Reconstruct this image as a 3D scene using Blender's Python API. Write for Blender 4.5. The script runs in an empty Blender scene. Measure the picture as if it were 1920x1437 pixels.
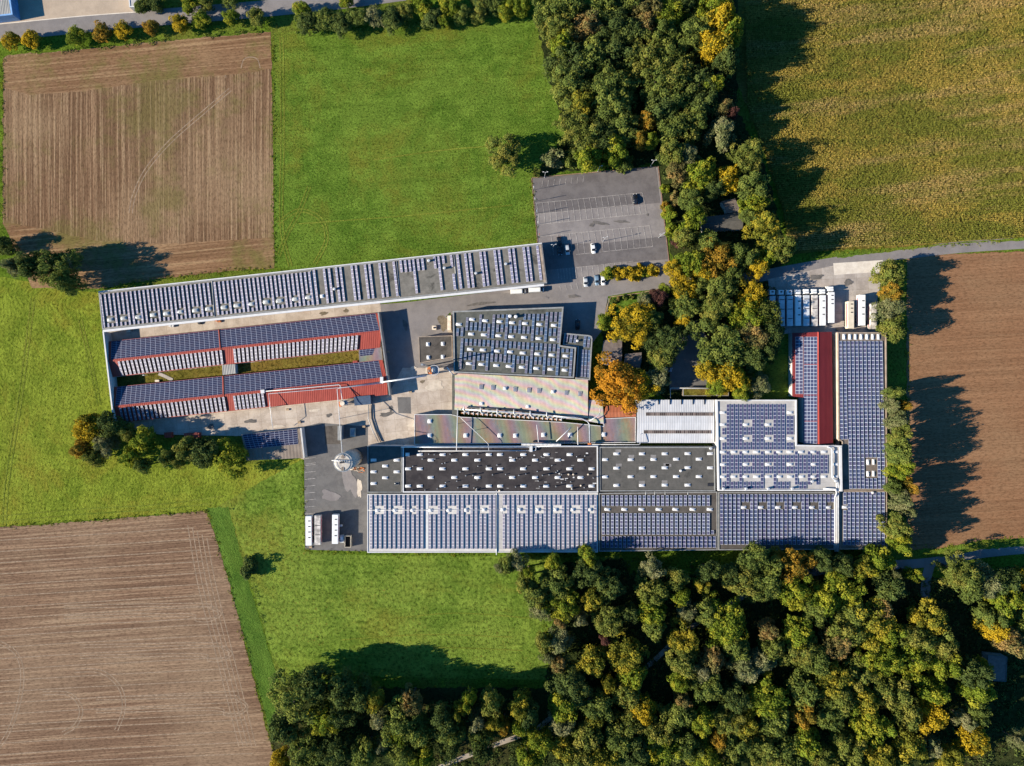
import bpy, bmesh, math, random
random.seed(7)
import numpy as np
from mathutils import Vector, Matrix
R = math.radians
S, CH = 0.23, 310.0            # metres per photo pixel on the ground, flying height
# ------------------------------------------------------------------ camera, sky, sun, exposure
sc = bpy.context.scene
C = sc.collection
cd = bpy.data.cameras.new("camera"); cam = bpy.data.objects.new("camera", cd); C.objects.link(cam)
cam.location = (0, 0, CH); cam.rotation_euler = (0, 0, 0)
cd.sensor_width = 36; cd.lens = 36 * CH / (1920 * S); cd.clip_start = 1; cd.clip_end = 6000
sc.camera = cam
SUN_EL, SUN_AZ = R(26.0), R(191.5)   # azimuth measured from +X, counter-clockwise, towards the sun
sv = Vector((math.cos(SUN_EL) * math.cos(SUN_AZ), math.cos(SUN_EL) * math.sin(SUN_AZ), math.sin(SUN_EL)))
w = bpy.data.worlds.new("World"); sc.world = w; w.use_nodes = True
wn = w.node_tree; bg = wn.nodes["Background"]
sk = wn.nodes.new("ShaderNodeTexSky"); sk.sky_type = 'NISHITA'; sk.sun_disc = False
sk.sun_elevation = SUN_EL; sk.sun_rotation = math.pi / 2 - SUN_AZ
sk.air_density = 1.0; sk.dust_density = 0.6; sk.ozone_density = 1.4
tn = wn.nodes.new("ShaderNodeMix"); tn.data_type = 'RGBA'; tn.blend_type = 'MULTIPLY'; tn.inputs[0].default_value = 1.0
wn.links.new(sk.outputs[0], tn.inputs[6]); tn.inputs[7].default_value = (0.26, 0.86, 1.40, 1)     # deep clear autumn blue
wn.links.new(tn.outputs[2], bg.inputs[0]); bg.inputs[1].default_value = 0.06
sl = bpy.data.lights.new("sun", 'SUN'); so = bpy.data.objects.new("sun", sl); C.objects.link(so)
sl.energy = 5.0; sl.angle = R(0.5); sl.color = (1.0, 0.89, 0.72)
so.rotation_euler = sv.to_track_quat('Z', 'Y').to_euler()
sc.view_settings.view_transform = 'Standard'; sc.view_settings.look = 'None'
sc.view_settings.exposure = 1.1; sc.view_settings.gamma = 1
sc.cycles.max_bounces = 5; sc.cycles.diffuse_bounces = 2; sc.cycles.transparent_max_bounces = 4

# ------------------------------------------------------------------ helpers
def W(px, py, z=0.0):
    f = S * (CH - z) / CH
    return Vector(((px - 960) * f, (718.5 - py) * f, z))
def link(o, parent=None):
    C.objects.link(o)
    if parent: o.parent = parent
    return o
def tag(o, label=None, cat=None, group=None, kind=None):
    if label: o['label'] = label
    if cat: o['category'] = cat
    if group: o['group'] = group
    if kind: o['kind'] = kind
    return o
def thing(name, label, cat, loc=(0, 0, 0), rz=0.0, group=None):
    o = bpy.data.objects.new(name, None); o.empty_display_size = 0.5
    o.location = loc; o.rotation_euler = (0, 0, rz)
    return tag(link(o), label, cat, group)
def obj(name, bm, mats, parent=None, smooth=False):
    me = bpy.data.meshes.new(name)
    bmesh.ops.recalc_face_normals(bm, faces=bm.faces[:])
    bm.to_mesh(me); bm.free()
    for m in (mats if isinstance(mats, (list, tuple)) else [mats]): me.materials.append(m)
    if smooth: me.polygons.foreach_set('use_smooth', [True] * len(me.polygons))
    o = bpy.data.objects.new(name, me); link(o)
    if parent is not None:
        o.parent = parent; o.matrix_parent_inverse = parent.matrix_basis.inverted()
    return o
def dup(o, parent=None, loc=None, rz=None):
    c = o.copy(); C.objects.link(c)
    if parent is not None: c.parent = parent
    if loc is not None: c.location = loc
    if rz is not None: c.rotation_euler = (0, 0, rz)
    for ch in list(o.children): dup(ch, c)
    return c
def box(bm, c, s, rz=0.0, mi=0, taper=1.0, bev=0.0):
    """box centred on c (base z = c.z), size s, top scaled by taper"""
    hx, hy, h = s[0] / 2, s[1] / 2, s[2]
    cs, sn = math.cos(rz), math.sin(rz)
    vs = []
    for zz, t in ((0, 1), (h, taper)):
        for x, y in ((-hx, -hy), (hx, -hy), (hx, hy), (-hx, hy)):
            x *= t; y *= t
            vs.append(bm.verts.new((c[0] + x * cs - y * sn, c[1] + x * sn + y * cs, c[2] + zz)))
    fs = [bm.faces.new([vs[i] for i in q]) for q in ((3, 2, 1, 0), (4, 5, 6, 7), (0, 1, 5, 4), (1, 2, 6, 5), (2, 3, 7, 6), (3, 0, 4, 7))]
    for f in fs: f.material_index = mi
    if bev:
        es = list({e for f in fs for e in f.edges})
        r = bmesh.ops.bevel(bm, geom=es, offset=bev, segments=2, affect='EDGES', profile=0.7)
        for f in r['faces']: f.material_index = mi
    return fs
def tube(bm, pts, r, seg=8, mi=0, r1=None, cap=True):
    pts = [Vector(p) for p in pts]; n = len(pts); rings = []
    for i, p in enumerate(pts):
        d = (pts[min(i + 1, n - 1)] - pts[max(i - 1, 0)]).normalized()
        a = d.cross(Vector((0, 0, 1)))
        if a.length < 1e-3: a = d.cross(Vector((1, 0, 0)))
        a.normalize(); b = d.cross(a).normalized()
        rr = r if r1 is None else r + (r1 - r) * i / (n - 1)
        rings.append([bm.verts.new(p + (a * math.cos(t) + b * math.sin(t)) * rr) for t in [2 * math.pi * k / seg for k in range(seg)]])
    for i in range(n - 1):
        for k in range(seg):
            f = bm.faces.new([rings[i][k], rings[i][(k + 1) % seg], rings[i + 1][(k + 1) % seg], rings[i + 1][k]])
            f.smooth = True; f.material_index = mi
    if cap:
        for rg in (rings[0], rings[-1]):
            bm.faces.new(rg).material_index = mi
def cyl(bm, c, r, h, seg=16, mi=0, r1=None):
    tube(bm, [c, (c[0], c[1], c[2] + h)], r, seg, mi, r1)
def poly_area(p): return sum(p[i].x * p[(i + 1) % len(p)].y - p[(i + 1) % len(p)].x * p[i].y for i in range(len(p))) / 2
def inset(p, d):
    """inset a polygon (list of xy Vectors, any order) by d, keeps order"""
    sgn = 1 if poly_area(p) > 0 else -1
    out = []; n = len(p)
    for i in range(n):
        a, b, c = p[i - 1], p[i], p[(i + 1) % n]
        e0 = (b - a).to_2d().normalized(); e1 = (c - b).to_2d().normalized()
        n0 = Vector((-e0.y, e0.x)) * sgn; n1 = Vector((-e1.y, e1.x)) * sgn
        m = (n0 + n1); k = max(0.35, 1 + n0.dot(n1))
        q = b.to_2d() + m * (d / k)
        out.append(Vector((q.x, q.y, b.z)))
    return out
from mathutils import noise as mnoise
def ragged(pts, amp=0.6, step=1.2):
    """outline in world metres with small natural wobble along every border"""
    out = []; P = [W(*p) for p in pts]; n = len(P)
    for i in range(n):
        A_, B_ = P[i], P[(i + 1) % n]; d = B_ - A_; L = d.length; k = min(400, max(1, int(L / step))); nn = Vector((-d.y, d.x, 0)) / max(L, 1e-6)
        for j in range(k):
            q = A_ + d * (j / k)
            o = mnoise.noise(q * 0.9) * .5 + mnoise.noise(q * .25) * .6 + random.uniform(-.25, .25)
            out.append(q + nn * (o * amp * (0 if j == 0 else 1)))
    return out
SOFT_EDGE = {'meadow', 'woodland_floor', 'ploughed_field', 'field_headland', 'grass_strip', 'corn_field', 'grass_verge', 'courtyard_grass', 'garden_lawn'}
ZC = [0.0]
def nz():      # every flat sheet lies 4 mm above the one before
    ZC[0] += 0.004; return ZC[0]
def sheet(name, pts_px, z, m, extra=None):
    z = nz()
    bm = bmesh.new()
    P = ragged(pts_px, .7 if name != 'woodland_floor' else 1.6) if name in SOFT_EDGE else [W(x, y) for x, y in pts_px]
    bm.faces.new([bm.verts.new((q.x, q.y, z)) for q in P])
    bmesh.ops.triangulate(bm, faces=bm.faces[:])
    if extra: extra(bm)
    return tag(obj(name, bm, m), kind='structure')
def ribbon(bm, pts, wd, z, mi=0):
    """flat strip along world xy points"""
    pts = [Vector((p[0], p[1], 0)) for p in pts]; L = []
    n = len(pts)
    for i, p in enumerate(pts):
        d = (pts[min(i + 1, n - 1)] - pts[max(i - 1, 0)]).normalized(); nn = Vector((-d.y, d.x, 0)) * wd / 2
        L.append((bm.verts.new(p + nn + Vector((0, 0, z))), bm.verts.new(p - nn + Vector((0, 0, z)))))
    for a, b in zip(L, L[1:]):
        f = bm.faces.new([a[0], a[1], b[1], b[0]]); f.material_index = mi
def smoothline(pts, k=8):
    out = []; n = len(pts)
    for i in range(n - 1):
        p0, p1, p2, p3 = pts[max(i - 1, 0)], pts[i], pts[i + 1], pts[min(i + 2, n - 1)]
        for j in range(k):
            t = j / k
            out.append(tuple(0.5 * (2 * p1[q] + (p2[q] - p0[q]) * t + (2 * p0[q] - 5 * p1[q] + 4 * p2[q] - p3[q]) * t * t + (3 * p1[q] - p0[q] - 3 * p2[q] + p3[q]) * t ** 3) for q in (0, 1)))
    out.append(tuple(pts[-1][:2])); return out

# ------------------------------------------------------------------ materials
def s2l(c):
    return tuple(((v / 255) / 12.92 if v / 255 <= 0.04045 else ((v / 255 + 0.055) / 1.055) ** 2.4) for v in c)
class NT:
    def __init__(s, name, rough=0.85, spec=0.25, metal=0.0):
        s.m = bpy.data.materials.new(name); s.m.use_nodes = True; s.t = s.m.node_tree
        s.b = s.t.nodes['Principled BSDF']
        s.b.inputs['Roughness'].default_value = rough; s.b.inputs['Specular IOR Level'].default_value = spec
        s.b.inputs['Metallic'].default_value = metal
    def n(s, typ, **kw):
        nd = s.t.nodes.new('ShaderNode' + typ)
        for k, v in kw.items():
            if k.startswith('_'): setattr(nd, k[1:], v)
            else: s.set(nd, k, v)
        return nd
    def set(s, nd, k, v):
        i = nd.inputs[int(k[1:])] if k[0] == 'i' and k[1:].isdigit() else nd.inputs[k.replace('_', ' ')]
        if hasattr(v, 'is_output') or isinstance(v, bpy.types.NodeSocket): s.t.links.new(v, i)
        else: i.default_value = v
    def pos(s, rot=0.0, scale=(1, 1, 1), obj=False):
        src = s.n('TexCoord').outputs['Object'] if obj else s.n('NewGeometry').outputs['Position']
        if rot: src = s.n('Mapping', Vector=src, Rotation=(0, 0, -rot)).outputs[0]
        return s.n('Mapping', Vector=src, Scale=scale).outputs[0]
    def noise(s, vec, scale, detail=3.0, rough=0.55, dist=0.0):
        return s.n('TexNoise', Vector=vec, Scale=scale, Detail=detail, Roughness=rough, Distortion=dist).outputs[0]
    def ramp(s, fac, a, b, lo=0.0, hi=1.0):
        return s.n('MapRange', i0=fac, i1=a, i2=b, i3=lo, i4=hi, _interpolation_type='SMOOTHSTEP').outputs[0]
    def mix(s, fac, a, b, mode='MIX'):
        nd = s.n('Mix', _data_type='RGBA', _blend_type=mode)
        for i, v in ((0, fac), (6, a), (7, b)):
            if isinstance(v, bpy.types.NodeSocket): s.t.links.new(v, nd.inputs[i])
            else: nd.inputs[i].default_value = v if i == 0 else (*v[:3], 1)
        return nd.outputs[2]
    def math(s, op, a, b=0.0):
        nd = s.n('Math', _operation=op); s.set(nd, 'i0', a); s.set(nd, 'i1', b); return nd.outputs[0]
    def col(s, v):
        if isinstance(v, bpy.types.NodeSocket): s.t.links.new(v, s.b.inputs['Base Color'])
        else: s.b.inputs['Base Color'].default_value = (*v[:3], 1)
        return s
    def bump(s, h, strength=0.5, dist=0.1):
        nd = s.n('Bump', Strength=strength, Distance=dist, Height=h)
        s.t.links.new(nd.outputs[0], s.b.inputs['Normal']); return s
def plain(name, c, rough=0.6, spec=0.4, metal=0.0, var=0.12, scale=0.7):
    t = NT(name, rough, spec, metal)
    v = t.pos(obj=False)
    f = t.noise(v, scale, 4)
    d = tuple(x * (1 - var * 2) for x in c); u = tuple(min(1, x * (1 + var)) for x in c)
    t.col(t.mix(t.ramp(f, 0.3, 0.7), d, u)); return t.m
def grassy(name, a, b, dry, dryamt=0.5, tuft=0.9, rot=0.0, aniso=1.0, brown=None):
    t = NT(name, 0.95, 0.0)
    p = t.pos(rot)
    frac = t.noise(p, 0.03, 9, 0.72, 0.3)                       # patches at every size from 30 m down to tufts
    frac2 = t.noise(t.pos(rot, (1, aniso, 1)), 0.11, 8, 0.78)
    c = t.mix(t.ramp(frac, 0.41, 0.59), a, b)
    dr = t.ramp(t.noise(t.pos(rot + .3), 0.018, 7, 0.7, 0.5), 0.46, 0.62)
    c = t.mix(t.math('MULTIPLY', dr, dryamt), c, dry)
    c = t.mix(t.math('MULTIPLY', t.ramp(frac2, 0.46, 0.62), 0.6), c, tuple(x * 1.45 for x in b))
    streak = t.noise(t.pos(rot, (0.05, 1, 1)), 0.35, 4, 0.6)    # mowing swaths
    c = t.mix(t.math('MULTIPLY', t.ramp(streak, 0.52, 0.68), 0.32), c, tuple(x * 0.62 for x in a))
    if brown:
        bs = t.ramp(t.noise(p, 0.8, 5, 0.75), 0.56, 0.68)
        area = t.ramp(t.noise(p, 0.03, 4, .65), 0.46, 0.62)
        c = t.mix(t.math('MULTIPLY', bs, area), c, brown)
    fine = t.noise(t.pos(rot, (1, max(aniso, .6), 1)), tuft, 8, 0.82)
    c = t.mix(t.ramp(fine, 0.37, 0.52), tuple(x * 0.30 for x in a), c)
    c = t.mix(t.math('MULTIPLY', t.ramp(fine, 0.52, 0.64), 0.5), c, tuple(min(1, x * 1.6) for x in b))
    t.col(c); t.bump(t.noise(p, tuft * 1.3, 6, 0.75), 0.75, 0.6); return t.m
def soil(name, a, b, c3, rot=0.0, freq=2.2, weed=None, weedamt=0.0, contrast=1.0, straw=0.5):
    """ploughed or drilled earth: long streaks along local X (rot turns them)"""
    t = NT(name, 0.95, 0.0)
    st = t.noise(t.pos(rot, (0.012, 1, 1)), freq * 0.45, 6, 0.72)
    st2 = t.noise(t.pos(rot, (0.004, 1, 1)), freq * 0.1, 3, 0.6)
    fine = t.noise(t.pos(rot, (0.35, 1, 1)), 1.6, 4, 0.75)
    big = t.noise(t.pos(), 0.02, 4, 0.6)
    c = t.mix(t.ramp(st, 0.5 - 0.085 / contrast, 0.5 + 0.085 / contrast), a, b)
    c = t.mix(t.math('MULTIPLY', t.ramp(st2, 0.35, 0.65), 0.5), c, tuple(x * 0.72 for x in a))
    c = t.mix(t.math('MULTIPLY', t.ramp(st, 0.53, 0.60), straw), c, c3)
    c = t.mix(t.math('MULTIPLY', t.ramp(big, 0.42, 0.7), 0.45), c, c3)
    if weed:
        wd = t.ramp(t.noise(t.pos(), 0.028, 6, 0.72), 0.47, 0.62)
        c = t.mix(t.math('MULTIPLY', wd, weedamt), c, weed)
    c = t.mix(t.ramp(fine, 0.36, 0.55), t.mix(0.5, c, tuple(x * 0.3 for x in a)), c)
    t.col(c); t.bump(t.math('ADD', st, t.math('MULTIPLY', fine, 0.6)), 0.5, 0.35); return t.m
def paved(name, a, b, scale=0.25, stain=0.35, slab=None, rot=0.0, spec=0.2):
    t = NT(name, 0.85, spec)
    p = t.pos(rot)
    c = t.mix(t.ramp(t.noise(p, scale, 8, 0.72), 0.38, 0.62), a, b)
    c = t.mix(t.math('MULTIPLY', t.ramp(t.noise(p, 0.09, 5, 0.7, 0.6), 0.55, 0.75), stain), c, tuple(x * 0.45 for x in a))
    c = t.mix(t.math('MULTIPLY', t.ramp(t.noise(p, 3.0, 3, 0.7), 0.4, 0.7), 0.25), c, tuple(min(1, x * 1.25) for x in b))
    if slab:
        br = t.n('TexBrick', Vector=p, Color1=(1, 1, 1, 1), Color2=(0.86, 0.84, 0.84, 1), Mortar=(0.6, 0.57, 0.54, 1), Scale=1.0,
                 Mortar_Size=0.05, Brick_Width=slab[0], Row_Height=slab[1], _offset=0.0)
        c = t.mix(1.0, c, br.outputs[0], 'MULTIPLY')
    t.col(c); t.bump(t.noise(p, 2.5, 3), 0.15, 0.05); return t.m
def roofmat(name, a, b, stain=0.4, sc1=0.3, sheetw=1.0, spec=0.2, rot=0.0, moss=None):
    t = NT(name, 0.9, spec)
    p = t.pos(rot)
    c = t.mix(t.ramp(t.noise(p, sc1, 9, 0.78), 0.36, 0.64), a, b)
    seam = t.math('FRACT', t.math('MULTIPLY', t.n('SeparateXYZ', Vector=p).outputs[1], 1 / sheetw))
    c = t.mix(t.math('MULTIPLY', t.ramp(seam, 0.1, 0.0), 0.35), c, tuple(x * 0.5 for x in a))
    c = t.mix(t.math('MULTIPLY', t.ramp(t.noise(p, 0.14, 5, 0.7, 0.8), 0.56, 0.66), stain), c, tuple(x * 0.3 for x in a))
    c = t.mix(t.math('MULTIPLY', t.ramp(t.noise(p, 1.1, 4, 0.75), 0.55, 0.75), 0.3), c, tuple(min(1, x * 1.5) for x in b))
    if moss: c = t.mix(t.math('MULTIPLY', t.ramp(t.noise(p, 0.2, 4, 0.7), 0.52, 0.7), 0.7), c, moss)
    t.col(c); return t.m
def ribbed(name, a, b, pitch=0.5, rot=0.0, rough=0.6, depth=0.12, spec=0.3, dirt=0.3):
    """profiled sheet: ribs run along local Y of the turned frame"""
    t = NT(name, rough, spec)
    p = t.pos(rot)
    wv = t.n('TexWave', Vector=p, Scale=0.31416 / pitch * 1.0, Distortion=0.0, _bands_direction='X').outputs[1]
    c = t.mix(t.ramp(t.noise(t.pos(rot, (1, 0.25, 1)), 0.5, 5, 0.7), 0.3, 0.7), a, b)
    c = t.mix(t.math('MULTIPLY', t.ramp(t.noise(p, 0.12, 5, 0.7), 0.5, 0.72), dirt), c, tuple(x * 0.55 for x in a))
    c = t.mix(t.math('MULTIPLY', t.ramp(wv, 0.35, 0.0), 0.35), c, tuple(x * 0.5 for x in a))
    t.col(c); t.bump(wv, 0.6, depth); return t.m
def panelmat(name, cell, frame, fw=0.06, var=0.5, tint=(0.16, 0.10, 0.16), asp=1.0, spec=0.12, rough=0.4):
    t = NT(name, rough, spec)
    uv = t.n('TexCoord').outputs['UV']
    sx = t.n('SeparateXYZ', Vector=uv)
    es = []
    for k in (0, 1):
        f = t.math('FRACT', sx.outputs[k]); es.append(t.math('MINIMUM', f, t.math('SUBTRACT', 1.0, f)))
    e = t.math('MINIMUM', t.math('MULTIPLY', es[0], asp), t.math('MULTIPLY', es[1], 1.0))
    fl = t.n('VectorMath', i0=uv, _operation='FLOOR').outputs[0]
    oi = t.n('ObjectInfo').outputs['Random']
    r = t.math('FRACT', t.math('ADD', oi, t.n('TexWhiteNoise', Vector=fl).outputs[0]))
    c = t.mix(t.math('MULTIPLY', t.ramp(r, 0.15, 0.95), var), cell, tint)
    c = t.mix(t.ramp(e, fw, fw * 0.55), c, frame)
    t.col(c); return t.m
# ------------------------------------------------------------------ palette
G_N = grassy('meadow_grass', (0.066, 0.122, 0.014), (0.107, 0.165, 0.022), (0.152, 0.151, 0.022), 0.8, 1.0, R(4), 1.4)
G_W = grassy('pasture_grass', (0.108, 0.151, 0.016), (0.166, 0.201, 0.024), (0.199, 0.172, 0.024), 0.75, 0.8, R(80), 1.3)
G_S = grassy('tussock_grass', (0.085, 0.141, 0.018), (0.140, 0.194, 0.029), (0.169, 0.162, 0.025), 0.7, 0.7, R(-3), 1.0, (0.15, 0.085, 0.02))
G_D = grassy('verge_grass', (0.055, 0.100, 0.010), (0.095, 0.145, 0.015), (0.15, 0.135, 0.03), 0.6, 1.0)
G_STRIP = grassy('sown_strip', (0.052, 0.108, 0.016), (0.085, 0.145, 0.022), (0.10, 0.13, 0.03), 0.5, 1.2, R(-72), 3.0)
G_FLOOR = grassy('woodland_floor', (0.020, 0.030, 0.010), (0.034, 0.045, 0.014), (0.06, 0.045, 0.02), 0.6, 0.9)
G_COURT = grassy('mossy_court', (0.075, 0.070, 0.012), (0.130, 0.110, 0.022), (0.19, 0.12, 0.03), 0.8, 0.7, 0, 1, (0.09, 0.045, 0.012))
G_CORN = grassy('ripe_maize_floor', (0.085, 0.080, 0.016), (0.125, 0.110, 0.022), (0.24, 0.15, 0.045), 0.7, 0.8, R(4), 2.5)
SOIL_NW = soil('stubble_soil', (0.140, 0.081, 0.046), (0.259, 0.159, 0.091), (0.330, 0.228, 0.133), R(90), 2.4, (0.13, 0.12, 0.035), 0.5, 1.7, 0.7)
SOIL_NH = soil('headland_soil', (0.182, 0.101, 0.054), (0.276, 0.161, 0.089), (0.350, 0.238, 0.129), R(5.5), 1.8, (0.13, 0.12, 0.035), 0.75)
SOIL_SW = soil('tilled_soil', (0.160, 0.096, 0.061), (0.261, 0.162, 0.100), (0.320, 0.228, 0.146), R(4.0), 2.6, None, 0, 1.6, 0.7)
SOIL_E = soil('fine_soil', (0.217, 0.112, 0.058), (0.280, 0.148, 0.077), (0.265, 0.170, 0.095), R(3), 3.0, None, 0, 0.7, 0.2)
TRACK = plain('wheel_track', (0.262, 0.190, 0.130), 0.95, 0.1, var=0.2, scale=0.8)
ASPH = paved('asphalt', (0.162, 0.146, 0.143), (0.216, 0.195, 0.186), 0.12, 0.3)
ASPH_D = paved('dark_asphalt', (0.099, 0.094, 0.092), (0.135, 0.128, 0.122), 0.2, 0.35)
ASPH_R = paved('road_asphalt', (0.158, 0.144, 0.139), (0.199, 0.180, 0.171), 0.15, 0.2)
CONC = paved('yard_concrete', (0.360, 0.299, 0.242), (0.479, 0.410, 0.341), 0.18, 0.45, (5.2, 5.2), R(6))
CONC_E = paved('slab_concrete', (0.295, 0.260, 0.229), (0.398, 0.352, 0.311), 0.2, 0.3, (5.0, 5.0), R(2))
CONC_L = paved('pale_concrete', (0.50, 0.44, 0.37), (0.60, 0.54, 0.46), 0.3, 0.2)
GRAVEL = paved('gravel', (0.324, 0.255, 0.190), (0.400, 0.315, 0.234), 0.1, 0.15)
PATHM = paved('path_gravel', (0.22, 0.18, 0.14), (0.32, 0.27, 0.21), 0.3, 0.3)
PAINT = plain('line_paint', (0.46, 0.43, 0.40), 0.7, 0.2, var=0.25, scale=1.5)
ROOF_GR = roofmat('grey_felt', (0.124, 0.116, 0.100), (0.188, 0.172, 0.148), 0.75)
ROOF_GR2 = roofmat('green_grey_felt', (0.072, 0.075, 0.065), (0.115, 0.115, 0.098), 0.5)
ROOF_GR3 = roofmat('ash_felt', (0.076, 0.073, 0.066), (0.106, 0.099, 0.089), 0.4, 0.4, 1.0)
ROOF_DK = roofmat('black_felt', (0.029, 0.025, 0.027), (0.053, 0.046, 0.046), 0.4, 0.25, 1.0)
ROOF_BR = roofmat('brown_felt', (0.066, 0.057, 0.049), (0.105, 0.091, 0.078), 0.4)
ROOF_WH = roofmat('white_membrane', (0.44, 0.42, 0.40), (0.54, 0.52, 0.49), 0.08, 0.15, 2.0)
ROOF_LT = roofmat('pale_membrane', (0.34, 0.325, 0.31), (0.43, 0.41, 0.39), 0.12, 0.2, 2.0)
ROOF_EN = roofmat('rust_tinged_felt', (0.12, 0.095, 0.078), (0.185, 0.150, 0.125), 0.4, 0.25)
RED = ribbed('red_profiled_sheet', (0.259, 0.043, 0.029), (0.331, 0.061, 0.042), 0.9, R(-6), 0.55, 0.06)
RED_E = ribbed('red_sheet', (0.143, 0.015, 0.017), (0.171, 0.021, 0.022), 0.6, R(0), 0.55, 0.05)
WHRIB = ribbed('white_ribbed_sheet', (0.46, 0.46, 0.47), (0.56, 0.56, 0.57), 1.0, 0.0, 0.5, 0.05, 0.3, 0.15)
GRRIB = ribbed('grey_ribbed_sheet', (0.22, 0.215, 0.20), (0.32, 0.31, 0.29), 0.7, 0.1)
BRRIB = ribbed('brown_fibre_cement', (0.15, 0.115, 0.09), (0.22, 0.175, 0.14), 0.6, R(-6))
ORRIB = ribbed('orange_sheet', (0.34, 0.10, 0.045), (0.44, 0.15, 0.07), 0.6, 0)
def moire(name, base, amt, ang, sc1, ang2, rust=0.0):
    """corrugated fibre cement whose fine ribs show as soft coloured bands"""
    t = NT(name, 0.85, 0.2)
    p = t.pos(ang); q = t.n('VectorMath', i0=p, i1=t.n('VectorMath', i0=t.n('TexNoise', Vector=t.pos(), Scale=0.04, Detail=2.0).outputs[1], i1=(14, 14, 0), _operation='MULTIPLY').outputs[0], _operation='ADD').outputs[0]
    x = t.math('MULTIPLY', t.n('SeparateXYZ', Vector=q).outputs[0], sc1)
    chans = []
    for k in range(3):
        chans.append(t.math('ADD', 1.0, t.math('MULTIPLY', t.math('SINE', t.math('ADD', x, k * 2.1)), amt)))
    cc = t.n('CombineXYZ', X=chans[0], Y=chans[1], Z=chans[2]).outputs[0]
    g = t.mix(t.ramp(t.noise(t.pos(), 0.25, 5, 0.7), 0.3, 0.7), tuple(v * 0.8 for v in base), tuple(v * 1.12 for v in base))
    c = t.mix(1.0, g, cc, 'MULTIPLY')
    rs = t.math('MULTIPLY', t.ramp(t.noise(t.pos(0, (1, .5, 1)), .28, 8, .78), .50, .64), rust)
    c = t.mix(rs, c, (0.30, 0.13, 0.06))
    c = t.mix(t.math('MULTIPLY', t.ramp(t.noise(t.pos(), .5, 8, .8), .52, .66), .5), c, tuple(v * .45 for v in base))
    wv = t.n('TexWave', Vector=t.pos(ang2), Scale=0.31416 / 0.55, _bands_direction='X').outputs[1]
    c = t.mix(t.math('MULTIPLY', t.ramp(wv, 0.3, 0.0), 0.3), c, tuple(v * 0.5 for v in base))
    t.col(c); t.bump(wv, 0.5, 0.06); return t.m
MOIRE_N = moire('pale_corrugated_cement', (0.52, 0.44, 0.36), 0.13, R(72), 2.1, R(-3), 0.12)
MOIRE_S = moire('worn_corrugated_cement', (0.205, 0.18, 0.155), 0.17, R(12), 0.62, R(-3), 0.45)
WALLW = plain('white_render', (0.52, 0.50, 0.47), 0.8, 0.2, var=0.06, scale=0.3)
WALLB = plain('beige_render', (0.50, 0.42, 0.34), 0.85, 0.2, var=0.1, scale=0.3)
WALLG = plain('grey_render', (0.26, 0.26, 0.26), 0.85, 0.2, var=0.1, scale=0.3)
BRICK = plain('brick', (0.30, 0.15, 0.10), 0.9, 0.15, var=0.2, scale=2)
TRIMW = plain('white_trim', (0.58, 0.57, 0.56), 0.5, 0.3, var=0.04)
TRIMG = plain('grey_trim', (0.25, 0.25, 0.24), 0.6, 0.3, var=0.1)
TRIMD = plain('dark_trim', (0.10, 0.11, 0.11), 0.6, 0.3, var=0.1)
TRIMB = plain('tan_trim', (0.32, 0.25, 0.19), 0.6, 0.3, var=0.12)
DARK = plain('dark_metal', (0.025, 0.026, 0.032), 0.5, 0.3, var=0.1)
BLACK = plain('black_rubber', (0.012, 0.012, 0.012), 0.8, 0.2, var=0.05)
GLASS = plain('dark_glass', (0.012, 0.016, 0.022), 0.08, 0.6, var=0.05)
DOME = plain('opal_dome', (0.64, 0.63, 0.62), 0.25, 0.5, var=0.04, scale=1.5)
DOME_D = plain('dirty_dome', (0.48, 0.48, 0.45), 0.2, 0.5, var=0.2, scale=1.0)
STEEL = plain('galvanised_steel', (0.55, 0.56, 0.57), 0.4, 0.4, 0.3, var=0.08)
STEELD = plain('dull_steel', (0.30, 0.31, 0.32), 0.5, 0.4, 0.3, var=0.12)
ORANGE = plain('orange_steel', (0.55, 0.17, 0.05), 0.6, 0.3, var=0.2, scale=1.5)
CREAM = plain('cream_paint', (0.66, 0.56, 0.44), 0.6, 0.3, var=0.12)
SILOC = plain('silo_concrete', (0.46, 0.42, 0.37), 0.85, 0.2, var=0.12, scale=0.6)
P_A = panelmat('panel_glare_lavender', (0.110, 0.115, 0.190), (0.46, 0.46, 0.50), 0.055, 0.6, (0.150, 0.130, 0.180))  # lavender is sun and sky glare on tilted cells, put into the colour
P_B = panelmat('panel_navy', (0.020, 0.026, 0.062), (0.32, 0.34, 0.42), 0.075, 0.6, (0.034, 0.028, 0.056), 2.0)
P_W = panelmat('panel_glare_silver', (0.145, 0.145, 0.200), (0.52, 0.51, 0.53), 0.075, 0.5, (0.180, 0.155, 0.190))  # pale cells carry the glare of the tilted rows in their colour
P_D = panelmat('panel_steel_blue', (0.046, 0.078, 0.145), (0.26, 0.30, 0.37), 0.05, 0.7, (0.105, 0.085, 0.110))
P_K = panelmat('panel_indigo', (0.030, 0.040, 0.095), (0.44, 0.45, 0.52), 0.06, 0.6, (0.052, 0.042, 0.088))
P_N = panelmat('panel_slate', (0.042, 0.054, 0.108), (0.44, 0.48, 0.56), 0.068, 0.6, (0.064, 0.054, 0.100))

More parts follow.
